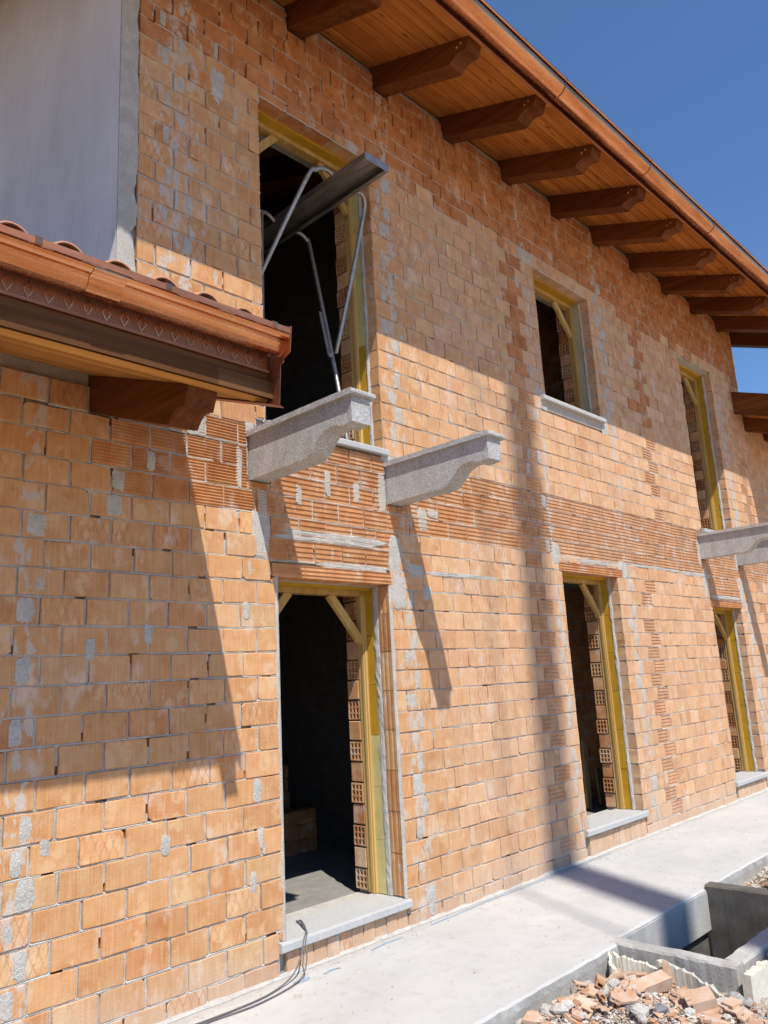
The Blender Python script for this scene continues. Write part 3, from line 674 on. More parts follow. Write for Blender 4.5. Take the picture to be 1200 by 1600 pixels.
MB().box(roof_lo, roof_hi, -1.078, -1.062, 6.525, 6.72).build('fascia', M['copper_dull'], roof)
MB().box(roof_lo, roof_lo+.04, -1.05, -1.049, 6.5, 6.6).build('barge_end', M['fascia_wood'], roof)
for x in (roof_lo+.0, roof_hi-.04):
    MB().add([(x+dx, y, z) for dx in (-.005, .04) for y, z in ((-1.06, 6.50), (yr, 6.50+SL*(yr+1.06)), (yr, 6.78+SL*(yr+1.06)), (-1.06, 6.78))], [(0, 1, 2, 3), (7, 6, 5, 4), (0, 4, 5, 1), (1, 5, 6, 2), (2, 6, 7, 3), (3, 7, 4, 0)]).build('barge_board', M['rafter_wood'], roof)
def gutter(x0, x1, yc, zc_, r, parent):
    pr = [(yc+r, zc_+.06), (yc+r, zc_)]+[(yc+r*math.cos(a), zc_-r*math.sin(a)) for a in [math.pi*i/14 for i in range(1, 15)]]
    pr += [(yc-r, zc_+.012)]+[(yc-r-.010+.011*math.cos(a), zc_+.018+.011*math.sin(a)) for a in [-.3+i*1.0 for i in range(6)]]
    return MB().sheet_x(pr, x0, x1).build('gutter', M['copper'], parent, True), pr
g, gp = gutter(roof_lo-.02, roof_hi+.02, -1.171, 6.592, .090, roof)
def sleeve(x, wd, pr, yc, zc_, parent, e=.003):
    MB().sheet_x([(yc+(y-yc)*(1+e/.09), zc_+(z-zc_)*(1+e/.09)) for y, z in pr], x, x+wd).build('gutter_sleeve', M['copper_dull'], parent, True)
for x in (3.0, 5.4, 7.0, 8.6, 11.0): sleeve(x, .012, gp, -1.171, 6.60, g)
tp = MB(); L = .40; n = 12
ringv = []
for y, rr, dz in ((0, .078, 0), (0, .066, -.001), (L, .060, 0), (L, .072, 0)):
    for i in range(n+1):
        a = math.pi*i/n; ringv.append((math.cos(a)*rr, y, math.sin(a)*rr*.92+dz+SL*y))
m_ = n+1; fs = []
for q, p in ((0, 1), (1, 2), (3, 0)): fs += [(q*m_+i, q*m_+i+1, p*m_+i+1, p*m_+i) for i in range(n)]
tp.add(ringv, fs); tile_me = tp.mesh('roof_tile', M['roof_clay'], True)
i = 0; x = roof_lo+.1
while x < roof_hi:
    q = link('roof_tile', tile_me, roof); q.location = (x, -1.15+rnd.uniform(-.006, .006), 6.652); x += .218

# ------------------------------------------------------------------ low roof over the porch on the left
PS = .365
b = MB(); pz = 3.455; px0, px1 = XL-.3, 2.315
def deck(x0, x1, y1):
    return MB().add([(x, y, z) for x in (x0, x1) for y, z in ((-1.06, pz-PS*1.06), (y1, pz+PS*y1), (y1, pz+PS*y1+.10), (-1.06, pz-PS*1.06+.085))], [(0, 1, 2, 3), (7, 6, 5, 4), (0, 4, 5, 1), (1, 5, 6, 2), (2, 6, 7, 3), (3, 7, 4, 0)])
porch = hbuild(deck(px0, XC-.01, 5.2), 'porch_roof', M['fascia_wood'])
deck(XC-.009, px1, -.012).build('roof_edge', M['fascia_wood'], porch)
prf = rafter_prof(3.420, 3.205, 4.0, -1.000, PS); prm = MB().prism_x(prf, 0, .16).mesh('rafter', M['rafter_wood'])
prf2 = rafter_prof(3.420, 3.205, -.002, -1.03, PS)
for x in PORCH_R: q = link('rafter', prm, porch); q.location = (x, 0, 0)
for i in range(8):
    ya = -1.002+.138*i; yb = ya+.1355; Z = lambda y: 3.424+PS*y
    a = px0
    MB().prism_x([(ya, Z(ya)+.003), (ya+.003, Z(ya+.003)), (yb-.003, Z(yb-.003)), (yb, Z(yb)+.003), (yb, Z(yb)+.026), (ya, Z(ya)+.026)], a, px1-.012 if yb < 0 else XC-.01).build('soffit_plank', M['porch_soffit'], porch)
fz0, fz1 = 3.056, 3.203
MB().prism_x([(-1.036, fz0+.014), (-1.020, fz0), (-1.004, fz0), (-1.004, fz1), (-1.036, fz1)], px0, 2.302).build('fascia', M['fascia_wood'], porch)
MB().prism_x([(-1.0365, fz0+.0135), (-1.020, fz0-.0005), (-1.004, fz0-.0005), (-1.004, fz0-.003), (-1.021, fz0-.003), (-1.0385, fz0+.0125)], px0, 2.301).build('fascia_edge', M['porch_soffit'], porch)  # paler wood strip paints the lit lower edge of the fascia
MB().prism_x([(-1.030, 3.222), (-1.034, 3.222), (-1.046, 3.330), (-1.042, 3.330)], px0, 2.302).build('perforated_strip', M['perforated_copper'], porch)
MB().prism_x([(-1.036, 3.2035), (-1.052, 3.205), (-1.052, 3.219), (-1.0355, 3.226), (-1.031, 3.222), (-1.031, 3.2035)], px0, 2.304).build('drip_flange', M['copper_dull'], porch)
dm = MB(); dw, dh, tt = .021, .036, .005
o4 = [(-dw, 0), (0, -dh), (dw, 0), (0, dh)]; i4 = [(-dw+tt, 0), (0, -dh+tt*1.5), (dw-tt, 0), (0, dh-tt*1.5)]
vs = [(x, 0, z) for x, z in o4]+[(x, 0, z) for x, z in i4]+[(x, -.003, z) for x, z in o4]+[(x, -.003, z) for x, z in i4]
fs = []
for i in range(4):
    j = (i+1) % 4; fs += [(8+i, 8+j, 12+j, 12+i), (i, j, 8+j, 8+i), (4+j, 4+i, 12+i, 12+j)]
dm.add(vs, fs); dme = dm.mesh('diamond_ornament', M['copper'])
x = -.70
while x < 2.27: q = link('diamond_ornament', dme, porch); q.location = (x, -1.0395, 3.262); q.rotation_euler = (.11, 0, 0); x += .0823
og = [(-1.083, 3.40), (-1.083, 3.318), (-1.088, 3.297), (-1.102, 3.284), (-1.122, 3.280), (-1.143, 3.287), (-1.157, 3.302), (-1.163, 3.318), (-1.166, 3.328), (-1.176, 3.336), (-1.192, 3.338), (-1.206, 3.345), (-1.212, 3.357), (-1.210, 3.364)]
pg = MB().sheet_x(og, px0, 2.312).build('gutter', M['copper'], porch, False)
MB().prism_x([(-1.2135, 3.364), (-1.216, 3.366), (-1.216, 3.394), (-1.206, 3.397), (-1.204, 3.394), (-1.2115, 3.390), (-1.2095, 3.366)], px0, 2.312).build('gutter_lip', M['copper_dull'], pg)
for x in (.35, 1.06, 1.62, 2.20): MB().box(x, x+.03, -1.2185, -1.2025, 3.368, 3.3985).build('gutter_clip', M['copper'], pg)
MB().sheet_x([(y*1.0-.0025 if i > 5 else y, z-.0025) for i, (y, z) in enumerate(og)], 1.30, 1.45).build('gutter_sleeve', M['copper'], pg, True)
x = 1.43-.2175*12
while x < 2.22:
    q = link('roof_tile', tile_me, porch); q.location = (x, -1.165+rnd.uniform(-.008, .008), 3.388+rnd.uniform(-.003, .003)); q.scale = (.92, 1, .88); x += .2175
vg = [(-1.222, 3.402), (-1.206, 3.272), (-1.150, 3.252), (-1.155, 3.235), (-1.128, 3.230), (-1.112, 3.022), (-1.128, 3.008), (-.004, 3.008+PS*1.12), (-.004, 3.402+PS*1.2)]
vme = MB().prism_x(vg, 2.3135, 2.3165); vv_ = vme.build('verge_flashing', M['copper_dull'], porch)
MB().prism_x([(-1.126, 3.004), (-.004, 3.004+PS*1.12), (-.004, 3.0075+PS*1.12), (-1.126, 3.0075)], 2.235, 2.330).build('drip_edge', M['copper_dull'], vv_)
MB().prism_x([(-1.03, 3.05), (-1.035, 3.30), (-1.0, 3.33), (-.05, 3.70), (-.05, 3.40)], 2.304, 2.3125).build('verge_board', M['fascia_wood'], porch)

# ------------------------------------------------------------------ higher wing roof at the far end
dz = 1.985
wx0, wx1 = 12.10, XR+.3
wing = hpart(link('wing_roof', MB().add([(x, y, z+dz) for x in (XE+.01, wx1) for y, z in ((-1.06, pz-PS*1.06), (5.2, pz+PS*5.2), (5.2, pz+PS*5.2+.10), (-1.06, pz-PS*1.06+.085))], [(0, 1, 2, 3), (7, 6, 5, 4), (0, 4, 5, 1), (1, 5, 6, 2), (2, 6, 7, 3), (3, 7, 4, 0)]).mesh('wing_roof', M['fascia_wood'])))
wing.data.materials[0] = M['fascia_wood']
MB().add([(x, y, z+dz) for x in (wx0+.02, XE+.009) for y, z in ((-1.06, pz-PS*1.06), (-.012, pz-PS*.012), (-.012, pz-PS*.012+.1), (-1.06, pz-PS*1.06+.085))], [(0, 1, 2, 3), (7, 6, 5, 4), (0, 4, 5, 1), (1, 5, 6, 2), (2, 6, 7, 3), (3, 7, 4, 0)]).build('roof_edge', M['fascia_wood'], wing)
for x in WING_R: q = link('rafter', prm, wing); q.location = (x, 0, dz)
for i in range(8):
    ya = -1.058+.138*i; yb = ya+.1355; Z = lambda y: 3.424+PS*y+dz
    MB().prism_x([(ya, Z(ya)+.003), (ya+.003, Z(ya+.003)), (yb-.003, Z(yb-.003)), (yb, Z(yb)+.003), (yb, Z(yb)+.026), (ya, Z(ya)+.026)], wx0+.02 if yb < 0 else XE+.01, wx1).build('soffit_plank', M['soffit_wood'], wing)
MB().prism_x([(-1.10, 3.0+dz), (-.004, 3.0+dz+PS*1.1), (-.004, 3.36+dz+PS*1.1), (-1.10, 3.36+dz)], wx0-.02, wx0+.018).build('barge_board', M['rafter_wood'], wing)
MB().prism_x([(-1.094, 3.02+dz), (-1.062, 3.02+dz), (-1.062, 3.30+dz), (-1.094, 3.30+dz)], wx0+.02, wx1).build('fascia', M['fascia_wood'], wing)
MB().sheet_x([(y, z+dz) for y, z in og], wx0-.03, wx1).build('gutter', M['copper'], wing, True)

# ------------------------------------------------------------------ pavement, ground, open chamber
b = MB(); nx = 240; px_a, px_b = -14.0, 40.0
xs = [px_a+8*i/10 for i in range(10)]+[-6+i*.045 for i in range(400)]+[12+28*i/10 for i in range(11)]
PITX0, PITX1, PITY0, PITY1 = 4.826, 6.18, -1.228, -1.89
for x in xs:
    ye = -1.285 if x < 4.72 else -1.228
    if x > 6.3: ye = -1.215
    if x < 4.72 or x > 6.3: ye += .012*mnoise.noise((x*6, 0, 9))+.008*mnoise.noise((x*21, 0, 9))
    jz = .006*mnoise.noise((x*9, 1, 9)) if (x < 4.72 or x > 6.3) else 0
    b.v += [(x, .10, 0), (x, -.6, .001*mnoise.noise((x*2, 5, 1))), (x, ye+.014, 0), (x, ye, -.010+jz), (x, ye+.012*mnoise.noise((x*15, 3, 3)), -.05), (x, ye+.02, -.26)]
for i in range(len(xs)-1):
    for j in range(5): b.f.append([6*i+j, 6*i+j+1, 6*i+7+j, 6*i+6+j]); b.m.append(0 if j < 3 else 1); b.c.append(None)
pv = b.build('pavement', [M['pavement_concrete'], M['raw_concrete']]); tag(pv, kind='structure')
for i in range(22):
    q = link('mortar_splash', rnd.choice(pat), pv); q.location = (rnd.uniform(2.6, 9.5), -.06-abs(rnd.gauss(0, .16)) if i < 15 else rnd.uniform(-1.1, -.2), .001); q.rotation_euler = (-math.pi/2, 0, rnd.uniform(0, 6)); s_ = rnd.uniform(.02, .07); q.scale = (s_, .6, s_*.8)
def mound(x, y):
    z = -.15
    z += .085*math.exp(-(((x-4.12)/.30)**2+((y+1.62)/.25)**2))
    z += .075*math.exp(-(((x-3.75)/.38)**2+((y+1.46)/.15)**2))
    z += .075*math.exp(-(((x-4.10)/.32)**2+((y+2.15)/.30)**2))
    z += .20*math.exp(-(((x-7.5)/.9)**2+((y+1.6)/.30)**2))
    return z
GX0, GX1, GY0, GY1 = 4.70, 6.32, -2.02, -1.21
b = MB(); far = 600
b.add([(-far, -far, -.16), (far, -far, -.16), (far, far, -.16), (-far, far, -.16), (2.4, -3.6, -.16), (10, -3.6, -.16), (10, -1.15, -.16), (2.4, -1.15, -.16)], [(0, 1, 5, 4), (1, 2, 6, 5), (2, 3, 7, 6), (3, 0, 4, 7)])
st = .03; nxg = int(round((10-2.4)/.04)); nyg = int(round((3.6-1.15)/.035))
o0 = len(b.v)
for i in range(nxg+1):
    for j in range(nyg+1):
        x = 2.4+7.6*i/nxg; y = -3.6+2.45*j/nyg
        edge = min(1, min(x-2.4, 10-x, y+3.6)/.15)
        z = -.16+edge*((mound(x, y)+.16)+.022*mnoise.noise((x*7, y*7, 0))+.014*mnoise.noise((x*19, y*19, 2)))
        b.v.append((x, y, z))
for i in range(nxg):
    for j in range(nyg):
        xm = 2.4+7.6*(i+.5)/nxg; ym = -3.6+2.45*(j+.5)/nyg
        if GX0+.03 < xm < GX1-.03 and GY0+.03 < ym < GY1: continue
        q = o0+i*(nyg+1)+j; b.f.append([q, q+nyg+1, q+nyg+2, q+1]); b.m.append(0); b.c.append(None)
tag(b.build('ground', M['ground_rubble']), kind='structure')

ch = empty('concrete_chamber', (5.5, -1.6, -.9)); tag(ch, 'open rectangular concrete inspection chamber sunk beside the pavement', 'chamber')
def cb(mb, name, mat):
    o = mb.build(name, mat); o.parent = ch; o.matrix_parent_inverse = Matrix.Translation((-5.5, 1.6, .9)); return o
def rough_box(x0, x1, y0, y1, z0, z1, amp=.008, n=26):
    m = MB(); ax = 0 if (x1-x0) > (y1-y0) else 1
    for i in range(n+1):
        t = i/n
        for c_, (s, z) in enumerate(((0, z0), (0, z1-.012), (.01, z1), (-.01, z1), (0, z1-.012), (0, z0))):
            j = amp*mnoise.noise((t*14+x0*3, c_*2.3, y0*5)); side = c_ > 2
            dz_ = amp*.8*mnoise.noise((t*11, c_*1.7, x1*4)) if z > z0 else 0
            if ax == 0: m.v.append((x0+(x1-x0)*t, (y0 if not side else y1)+s*1+j, z+dz_))
            else: m.v.append(((x0 if not side else x1)+s*1+j, y0+(y1-y0)*t, z+dz_))
    for i in range(n):
        for j in range(5): m.f.append([6*i+j, 6*i+j+1, 6*i+7+j, 6*i+6+j]); m.m.append(0); m.c.append(None)
    m.f += [list(range(6)), list(range(6*n+5, 6*n-1, -1))]; m.m += [0, 0]; m.c += [None, None]
    return m
cb(rough_box(4.718, PITX0, -2.0, -1.222, -.95, .004), 'chamber_wall', M['raw_concrete'])
cb(rough_box(PITX1, 6.30, -2.0, -1.222, -.95, .030, .004), 'chamber_wall', M['dark_concrete'])
cb(rough_box(PITX0-.004, PITX1+.004, -2.004, -1.890, -.95, .002), 'chamber_wall', M['raw_concrete'])
cb(MB().box(PITX0-.002, PITX1+.002, -1.236, -1.224, -.28, -.020), 'chamber_wall', M['raw_concrete'])
cb(MB().box(PITX0-.002, PITX1+.002, -1.20, -1.1, -.95, -.28), 'chamber_wall', M['dark_concrete'])
cb(MB().box(PITX0-.01, PITX1+.01, -1.90, -1.12, -1.0, -.93), 'chamber_floor', M['dark_concrete'])

# ------------------------------------------------------------------ foam sheets round the chamber
def foam(name, pts0, pts1, top, bot, th, label, n=30, amp=.03, seed=0):
    a = Vector(pts0); c_ = Vector(pts1); d = c_-a; nrm = Vector((d.y, -d.x, 0)).normalized(); m = MB()
    for i in range(n+1):
        t = i/n; p = a+d*t; cv = .02*math.sin(t*5+seed)
        zt = top(t)+amp*mnoise.noise((t*9, seed, 0))+amp*.6*mnoise.noise((t*31, seed, 3))
        for s in (0, 1):
            q = p+nrm*(th*s+cv); m.v += [(q.x, q.y, bot), (q.x+.006*mnoise.noise((t*20, s, seed)), q.y+.006*mnoise.noise((t*23, s+5, seed)), zt+.008*mnoise.noise((t*40, s*3, seed)))]
    for i in range(n):
        o = 4*i
        for f in ((0, 1, 5, 4), (1, 3, 7, 5), (3, 2, 6, 7)): m.f.append([o+k for k in f]); m.m.append(0); m.c.append(None)
    m.f += [[0, 2, 3, 1], [4*n, 4*n+1, 4*n+3, 4*n+2]]; m.m += [0, 0]; m.c += [None, None]
    return tag(m.build(name, M['foam']), label, 'foam board', 'torn foam boards round the chamber')
foam('foam_board', (4.645, -1.29, 0), (4.665, -1.56, 0), lambda t: -.020-.055*t, -.17, .028, 'curved torn foam sheet at the pavement corner of the open chamber', seed=1, amp=.018)
foam('foam_board', (4.650, -1.585, 0), (4.640, -1.965, 0), lambda t: -.015-.095*t, -.17, .028, 'long cream foam sheet with ragged top along the front of the chamber', seed=2.5, amp=.022)
foam('foam_board', (4.60, -1.27, 0), (4.56, -1.36, 0), lambda t: -.012-.07*t, -.16, .022, 'small splintered foam strip leaning at the slab edge beside the chamber', n=14, seed=4)
foam('foam_board', (4.68, -2.045, 0), (5.3, -2.06, 0), lambda t: -.004-.02*abs(t-.3), -.20, .05, 'thick white foam block standing on the right side of the chamber', seed=6, amp=.035)

# ------------------------------------------------------------------ rubble: broken hollow bricks, shards, stones
def mesh_fragment(kind, r):
    m = MB()
    if kind == 'plate':                      # flat rib-backed shard
        n = r.randint(4, 6); a0 = r.uniform(0, 6); L = r.uniform(.05, .12); W = r.uniform(.03, .065); t = r.uniform(.009, .014)
        P = [(math.cos(a0+2*math.pi*i/n+r.uniform(-.3, .3))*L*r.uniform(.7, 1.1), math.sin(a0+2*math.pi*i/n)*W*r.uniform(.7, 1.1)) for i in range(n)]
        m.add([(x, y, 0) for x, y in P]+[(x*.97, y*.97, t+r.uniform(-.002, .002)) for x, y in P], [tuple(range(n))[::-1], tuple(range(n, 2*n))]+[(i, (i+1) % n, n+(i+1) % n, n+i) for i in range(n)])
        for k in range(r.randint(0, 2)): yk = r.uniform(-W*.4, W*.4); m.box(-L*.5, L*.45, yk, yk+.010, -r.uniform(.01, .03), .002)
    elif kind == 'channel':                  # piece with open cells
        L = r.uniform(.07, .16); nc = r.randint(1, 3); cw = .032; H = r.uniform(.02, .036); t = .011
        m.add([(x, y, z) for x, y in ((-L/2, 0), (L/2+r.uniform(-.03, .03), 0), (L/2+r.uniform(-.03, .03), nc*cw+t), (-L/2+r.uniform(-.02, .02), nc*cw+t)) for z in (0, t)], [(0, 2, 4, 6)[::-1], (1, 3, 5, 7), (0, 1, 3, 2), (2, 3, 5, 4), (4, 5, 7, 6), (6, 7, 1, 0)])
        for k in range(nc+1): m.box(-L/2+r.uniform(0, .03), L/2-r.uniform(0, .05), k*cw, k*cw+t, t*.5, H*r.uniform(.6, 1.1))
        if r.random() < .5: m.box(-L/2+.01, L/2-r.uniform(.02, .08), .001, nc*cw+t-.001, H-.002, H+t-.002)
    else:                                    # stone or mortar lump
        n = 7; s = r.uniform(.03, .06); rings = []
        for z, e in ((0, .8), (.35, 1), (.75, .85), (1, .5)):
            rings.append([(math.cos(2*math.pi*i/n)*s*e*r.uniform(.75, 1.2), math.sin(2*math.pi*i/n)*s*e*r.uniform(.6, 1.0), z*s*.9*r.uniform(.85, 1.1)) for i in range(n)])
        m.add([p for q in rings for p in q], [tuple(range(n))[::-1], tuple(range(3*n, 4*n))]+[(k*n+i, k*n+(i+1) % n, (k+1)*n+(i+1) % n, (k+1)*n+i) for k in range(3) for i in range(n)])
    return m
rr = random.Random(21)
LIB = {k: [mesh_fragment(k, rr).mesh('fragment_'+k, M['shard_clay' if k != 'lump' else 'mortar']) for _ in range(9)] for k in ('plate', 'channel', 'lump')}
LIBS = [mesh_fragment('lump', rr).mesh('fragment_slate', M['slate']) for _ in range(3)]
def zone():
    while True:
        q = rr.random()
        if q < .72: x, y = rr.uniform(3.3, 4.60), rr.uniform(-2.55, -1.34)
        else: x, y = rr.uniform(6.42, 8.6), rr.uniform(-1.95, -1.28)
        p = project((x, y, mound(x, y)))
        if p and -20 < p[0] < 1230 and 1290 < p[1] < 1640: return x, y
def put(me, x, y, rx, ry, rz, dz=0.0, name='brick_fragment', s=1.0):
    o = link(name, me); o.location = (x, y, mound(x, y)+dz); o.rotation_euler = (rx, ry, rz); o.scale = (s, s, s); return o
n = 0
for i in range(270):
    x, y = zone(); q = rr.random(); far_ = x > 6
    kd = 'plate' if q < .66 else 'channel' if q < .84 else 'lump'
    sc_ = rr.choice((.35, .45, .5, .6, .7, .95, 1.1))
    o = put(rr.choice(LIB[kd]), x, y, rr.gauss(0, .22), rr.gauss(0, .22), rr.uniform(0, 6.3), rr.uniform(.0, .035), {'plate': 'clay_shard', 'channel': 'brick_fragment', 'lump': 'mortar_lump'}[kd], sc_)
    wh = ('in the heap beyond the chamber' if far_ else 'beside the pavement edge' if y > -1.5 else 'in front of the chamber' if x > 4.3 else 'at the bottom edge of the heap' if y < -1.85 else 'in the middle of the heap'); sz = 'large ' if sc_ > .9 else 'small ' if sc_ < .55 else ''
    lb = sz+{'plate': 'flat broken clay shard lying ', 'channel': 'hollow brick piece with open cells ', 'lump': 'pale lump of hard mortar '}[kd]+wh
    tag(o, lb, {'plate': 'shard', 'channel': 'brick fragment', 'lump': 'mortar lump'}[kd], lb)
# a few distinct pieces
def hollow_block(L, W, H, nc, nr, cut=0.0):
    m = MB(); t = .010; cw = (W-t)/nc; chh = (H-t)/nr
    for k in range(nc+1): m.box(-L/2+rr.uniform(0, cut), L/2-rr.uniform(0, .004), k*cw, k*cw+t, 0, H)
    for k in range(nr+1):
        for c_ in range(nc): m.box(-L/2+rr.uniform(0, cut), L/2-.001-rr.uniform(0, .004), c_*cw+t, (c_+1)*cw, k*chh, k*chh+t)
    for c_ in range(nc): m.box(0, .01, c_*cw+t, (c_+1)*cw, t, H-t)
    return m.mesh('brick_fragment', M['shard_clay'])
o = put(hollow_block(.25, .08, .06, 1, 1, .02), 4.33, -1.70, .25, -.10, 2.75+math.pi, .012, 'broken_brick'); tag(o, 'long hollow clay brick lying aslant on top of the rubble by the chamber', 'broken brick')
o = put(hollow_block(.16, .13, .055, 3, 1, .05), 4.22, -2.02, .12, -.25, 2.2+math.pi, .02, 'broken_brick'); tag(o, 'half brick with three round cells facing the camera at the heap edge', 'broken brick')
o = put(hollow_block(.14, .05, .05, 1, 1, .02), 4.50, -1.45, .1, .2, 1.9, .02, 'broken_brick'); tag(o, 'short hollow brick end with square cell below the foam sheet', 'broken brick')
o = put(hollow_block(.20, .045, .035, 1, 1, .03), 4.10, -1.52, .5, .15, .55, .03, 'broken_brick'); tag(o, 'upright channel shaped brick strip leaning in the rubble by the slab', 'broken brick')
m = MB().add([(-.035, -.006, 0), (.035, -.006, 0), (.012, -.004, .13), (-.02, -.004, .11), (-.035, .006, 0), (.035, .006, 0), (.012, .004, .13), (-.02, .004, .11)], [(0, 1, 2, 3), (7, 6, 5, 4), (0, 4, 5, 1), (1, 5, 6, 2), (2, 6, 7, 3), (3, 7, 4, 0)])
o = put(m.mesh('clay_shard', M['shard_clay']), 4.60, -1.66, .1, .15, 2.2, .03, 'clay_shard'); tag(o, 'pointed clay shard standing upright against the foam sheet', 'shard')
for (x, y, s, lb) in ((4.03, -1.72, 1.0, 'dark grey slate stone at the bottom of the rubble heap'), (4.10, -1.83, 1.25, 'largest blue grey stone at the bottom of the rubble heap'), (3.93, -1.47, .9, 'dark stone lying near the pavement edge'), (3.83, -1.43, 1.0, 'pale grey broken stone block near the pavement edge')):
    o = put(LIBS[n % 3] if n < 3 else LIB['lump'][2], x, y, rr.gauss(0, .2), rr.gauss(0, .2), rr.uniform(0, 6), .0, 'stone', s); tag(o, lb, 'stone'); n += 1
# fine chips
m = MB()
for i in range(12000):
    x, y = zone(); s = rr.uniform(.004, .016); z = mound(x, y)+rr.uniform(-.004, .022)
    t = rr.random(); col = (.50, .29, .17) if t < .22 else (.58, .42, .31) if t < .40 else (.56, .53, .49) if t < .88 else (.33, .32, .30)
    q = [Vector((rr.uniform(-1, 1), rr.uniform(-1, 1), rr.uniform(-.6, .6))).normalized()*s*rr.uniform(.6, 1.4) for _ in range(4)]
    m.add([(x+p.x, y+p.y, z+p.z) for p in q], [(0, 1, 2), (0, 2, 3), (0, 3, 1), (1, 3, 2)], 0, col)
for i in range(900):                                                        # crumbs on the pavement along the wall and edge
    x = rr.uniform(2.3, 9); y = -.02-abs(rr.gauss(0, .12)) if rr.random() < .6 else rr.uniform(-1.26, -.1); s = rr.uniform(.002, .007)
    if 4.7 < x < 6.35 and y < -1.2: continue
    q = [Vector((rr.uniform(-1, 1), rr.uniform(-1, 1), rr.uniform(-.6, .6))).normalized()*s for _ in range(4)]
    m.add([(x+p.x, y+p.y, .002+s*.5+p.z) for p in q], [(0, 1, 2), (0, 2, 3), (0, 3, 1), (1, 3, 2)], 0, rr.choice([(.5, .3, .18), (.45, .43, .4), (.3, .29, .27)]))
tag(m.build('rubble_chips', M['chips']), 'fine clay and mortar chips scattered through the rubble', 'rubble', kind='stuff')

# ------------------------------------------------------------------ hoist in the upper left window
h = empty('window_hoist', (3.78, .1, 3.41)); tag(h, 'steel hoist with channel beam and bent tubes jutting from the upper window', 'hoist')
def hb_(mb, name, mat, smooth=False):
    o = mb.build(name, mat, None, smooth); o.parent = h; o.matrix_parent_inverse = Matrix.Translation((-3.78, -.1, -3.41)); return o
bx0, bx1, by0, by1 = 3.660, 3.906, -.50, 2.4
m = MB(); m.box(bx0, bx1, by0, by1, 5.462, 5.470); m.box(bx0, bx0+.010, by0, by1, 5.415, 5.4615); m.box(bx1-.010, bx1, by0, by1, 5.415, 5.4615); m.box(bx0+.0105, bx0+.035, by0, by1, 5.415, 5.421); m.box(bx1-.035, bx1-.0105, by0, by1, 5.415, 5.421)
be = hb_(m, 'channel_beam', M['steel'])
MB().box(bx0-.002, bx1+.002, by0-.006, by0-.0005, 5.413, 5.472).build('end_plate', M['tube_steel'], be)
for y in (-.30, -.24): MB().tube([(3.70, y, 5.455), (3.70, y, 5.4625)], .010, 8).build('bolt', M['tube_steel'], be)
rt = .0165
hb_(MB().tube(bez([(3.668, -.15, 5.470), (3.60, -.12, 5.505), (3.53, -.10, 5.475), (3.46, -.07, 5.38), (3.23, .2, 4.64), (3.12, .33, 4.25)], 7), rt), 'bent_tube', M['tube_steel'], True)
hb_(MB().tube(bez([(3.900, -.14, 5.435), (3.985, -.125, 5.465), (4.045, -.10, 5.435), (4.065, -.06, 5.33), (4.01, .07, 4.76), (3.945, .2, 4.20)], 7), rt), 'bent_tube', M['tube_steel'], True)
hb_(MB().tube(bez([(3.90, .58, 5.425), (3.96, .575, 5.415), (4.005, .565, 5.37), (4.02, .54, 5.27), (3.95, .19, 3.88), (3.932, .10, 3.41)], 7), rt+.001), 'leg', M['tube_steel'], True)
hb_(MB().tube(bez([(3.668, .58, 5.425), (3.60, .58, 5.46), (3.54, .565, 5.44), (3.50, .54, 5.3), (3.30, .30, 3.9), (3.22, .2, 3.41)], 7), rt), 'leg', M['tube_steel'], True)
hb_(MB().prism((3.945, .37, 4.62), (3.925, .26, 4.20), .006, .030, (1, 0, 0)), 'sleeve_bar', M['tube_steel'])
hb_(MB().prism((3.92, .26, 4.20), (3.97, .262, 4.205), .012, .034, (0, 0, 1)), 'clamp', M['tube_steel'])

# ------------------------------------------------------------------ boards, stacks, cable, scraps
def board(a, b_, w_, t, lbl):
    o = MB().prism(a, b_, w_, t, (0, -1, .1)).build('leaning_board', M['board_wood']); tag(o, lbl, 'board'); return o
board((7.965, .76, .172), (8.10, .82, .87), .085, .025, 'narrow wooden board leaning inside the middle doorway')
board((8.24, .74, .172), (8.38, .84, .55), .13, .022, 'short wide board leaning inside the middle doorway behind the sill')
sm = MB(); brick_shape(sm, .24, .12, False, rnd, dp=.12); sme = sm.mesh('brick', M['brick'])
for (sx, sy, nxx, nzz, lb) in ((4.75, 1.9, 3, 3, 'low stack of clay blocks on the dark floor inside the first doorway'), (5.0, 2.3, 2, 6, 'tall stack of clay blocks further inside the first doorway')):
    st_ = empty('brick_stack', (sx, sy, .165)); tag(st_, lb, 'brick stack')
    for i in range(nxx):
        for k in range(nzz): q = link('brick', sme, st_); q.location = ((i-.5)*.245+rnd.uniform(-.01, .01)-.2, rnd.uniform(-.01, .01), .062+k*.123); q.color = (*tint('red'), 1)
c1 = MB().tube(bez([(3.42, .22, .196), (3.40, .16, .215), (3.32, .02, .205), (3.235, -.060, .185), (3.19, -.085, .11), (3.12, -.10, .04), (3.0, -.13, .012), (2.80, -.17, .008), (2.45, -.165, .008), (2.0, -.12, .008), (1.2, -.2, .008)], 8), .0046, 8).build('cable', M['cable'], None, True)
tag(c1, 'black cable draped over the first door sill and along the wall foot', 'cable')
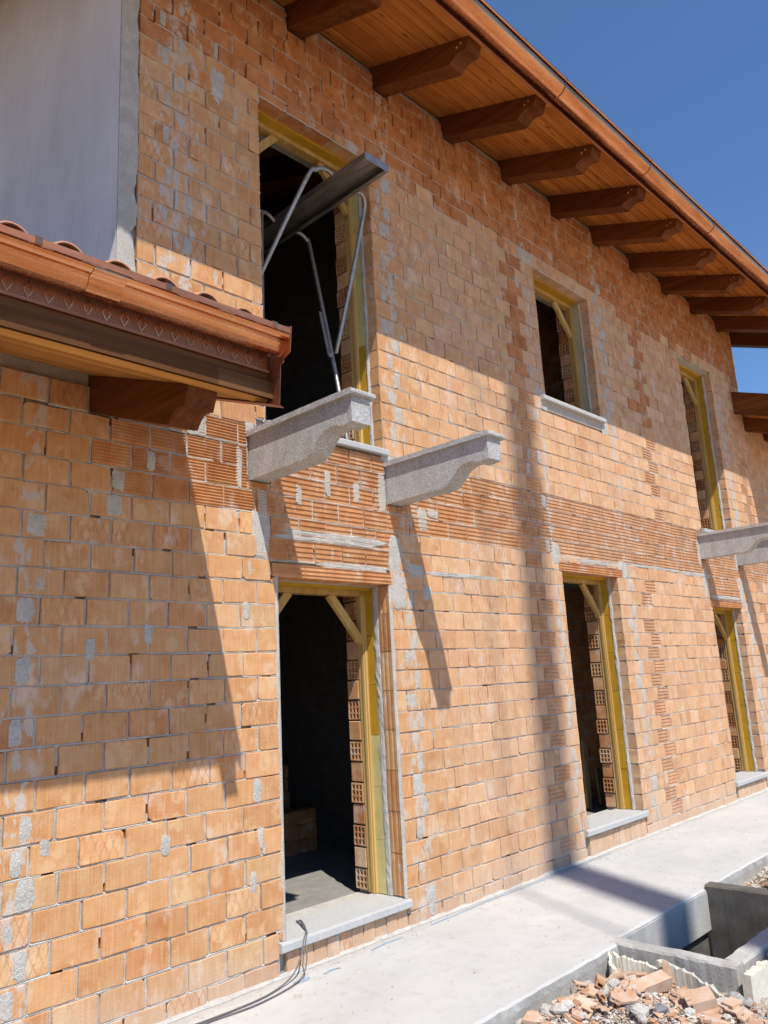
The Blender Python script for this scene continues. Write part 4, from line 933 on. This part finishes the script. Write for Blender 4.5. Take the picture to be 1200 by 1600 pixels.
c2 = MB().tube(bez([(3.42, .235, .197), (3.385, .15, .212), (3.31, .0, .202), (3.245, -.066, .165), (3.22, -.10, .08), (3.15, -.135, .020), (3.0, -.18, .008), (2.75, -.215, .008), (2.45, -.19, .0085), (1.9, -.18, .008), (1.2, -.28, .008)], 8), .0040, 8).build('cable', M['cable'], None, True)
tag(c2, 'second black cable looping lower beside the first one on the pavement', 'cable')
def strip(pts, w_, lbl, cat='plastic strip', nm='plastic_strip'):
    m = MB(); P = bez([Vector(p) for p in pts], 10)
    for i, p in enumerate(P): e = w_*(.7+.6*abs(mnoise.noise((i*.37, w_*50, 1)))); m.v += [(p.x, p.y-e/2, p.z+.002), (p.x, p.y, p.z+.006+.004*mnoise.noise((i*.5, 1, 1))), (p.x, p.y+e/2, p.z+.003)]
    for i in range(len(P)-1):
        for j in range(2): m.f.append([3*i+j, 3*i+j+1, 3*i+4+j, 3*i+3+j]); m.m.append(0); m.c.append(None)
    tag(m.build(nm, M['blue_film'], None, True), lbl, cat)
strip([(4.35, -.075, .001), (4.6, -.07, .001), (5.0, -.055, .002), (5.4, -.06, .001), (5.8, -.062, .001), (6.3, -.055, .002), (6.9, -.06, .001)], .009, 'long blue plastic film edge along the wall foot between the doors')
strip([(3.75, -.10, .001), (3.9, -.085, .001), (4.05, -.09, .001)], .010, 'short blue plastic film piece under the first door sill')
strip([(3.30, -.16, .001), (3.37, -.15, .001), (3.42, -.165, .001)], .018, 'small curled blue plastic scrap on the pavement near the cable')
strip([(3.10, -.13, .001), (3.15, -.14, .001), (3.21, -.13, .001)], .035, 'torn blue plastic flake beside the cable')

# ------------------------------------------------------------------ concrete utility pole out of view whose soft shadow falls on the wall
up = Vector((6.17, 0, 0))+Vector((-.438, -1, 0)).normalized()*13.0
up.z = -.2
pole = MB().tube([(up.x, up.y, -.2), (up.x, up.y, 28)], [.235, .215], 20).build('utility_pole', M['raw_concrete'], None, True)
tag(pole, 'tall round concrete pole behind the camera whose soft shadow crosses the wall', 'pole')
MB().tube([(up.x-.62, up.y+.25, -.2), (up.x-.62, up.y+.25, 25)], .022, 8).build('conduit', M['steel'], pole)
for z in (2, 8, 15, 24.5): MB().prism((up.x, up.y, z), (up.x-.63, up.y+.25, z), .03, .03).build('bracket', M['steel'], pole)
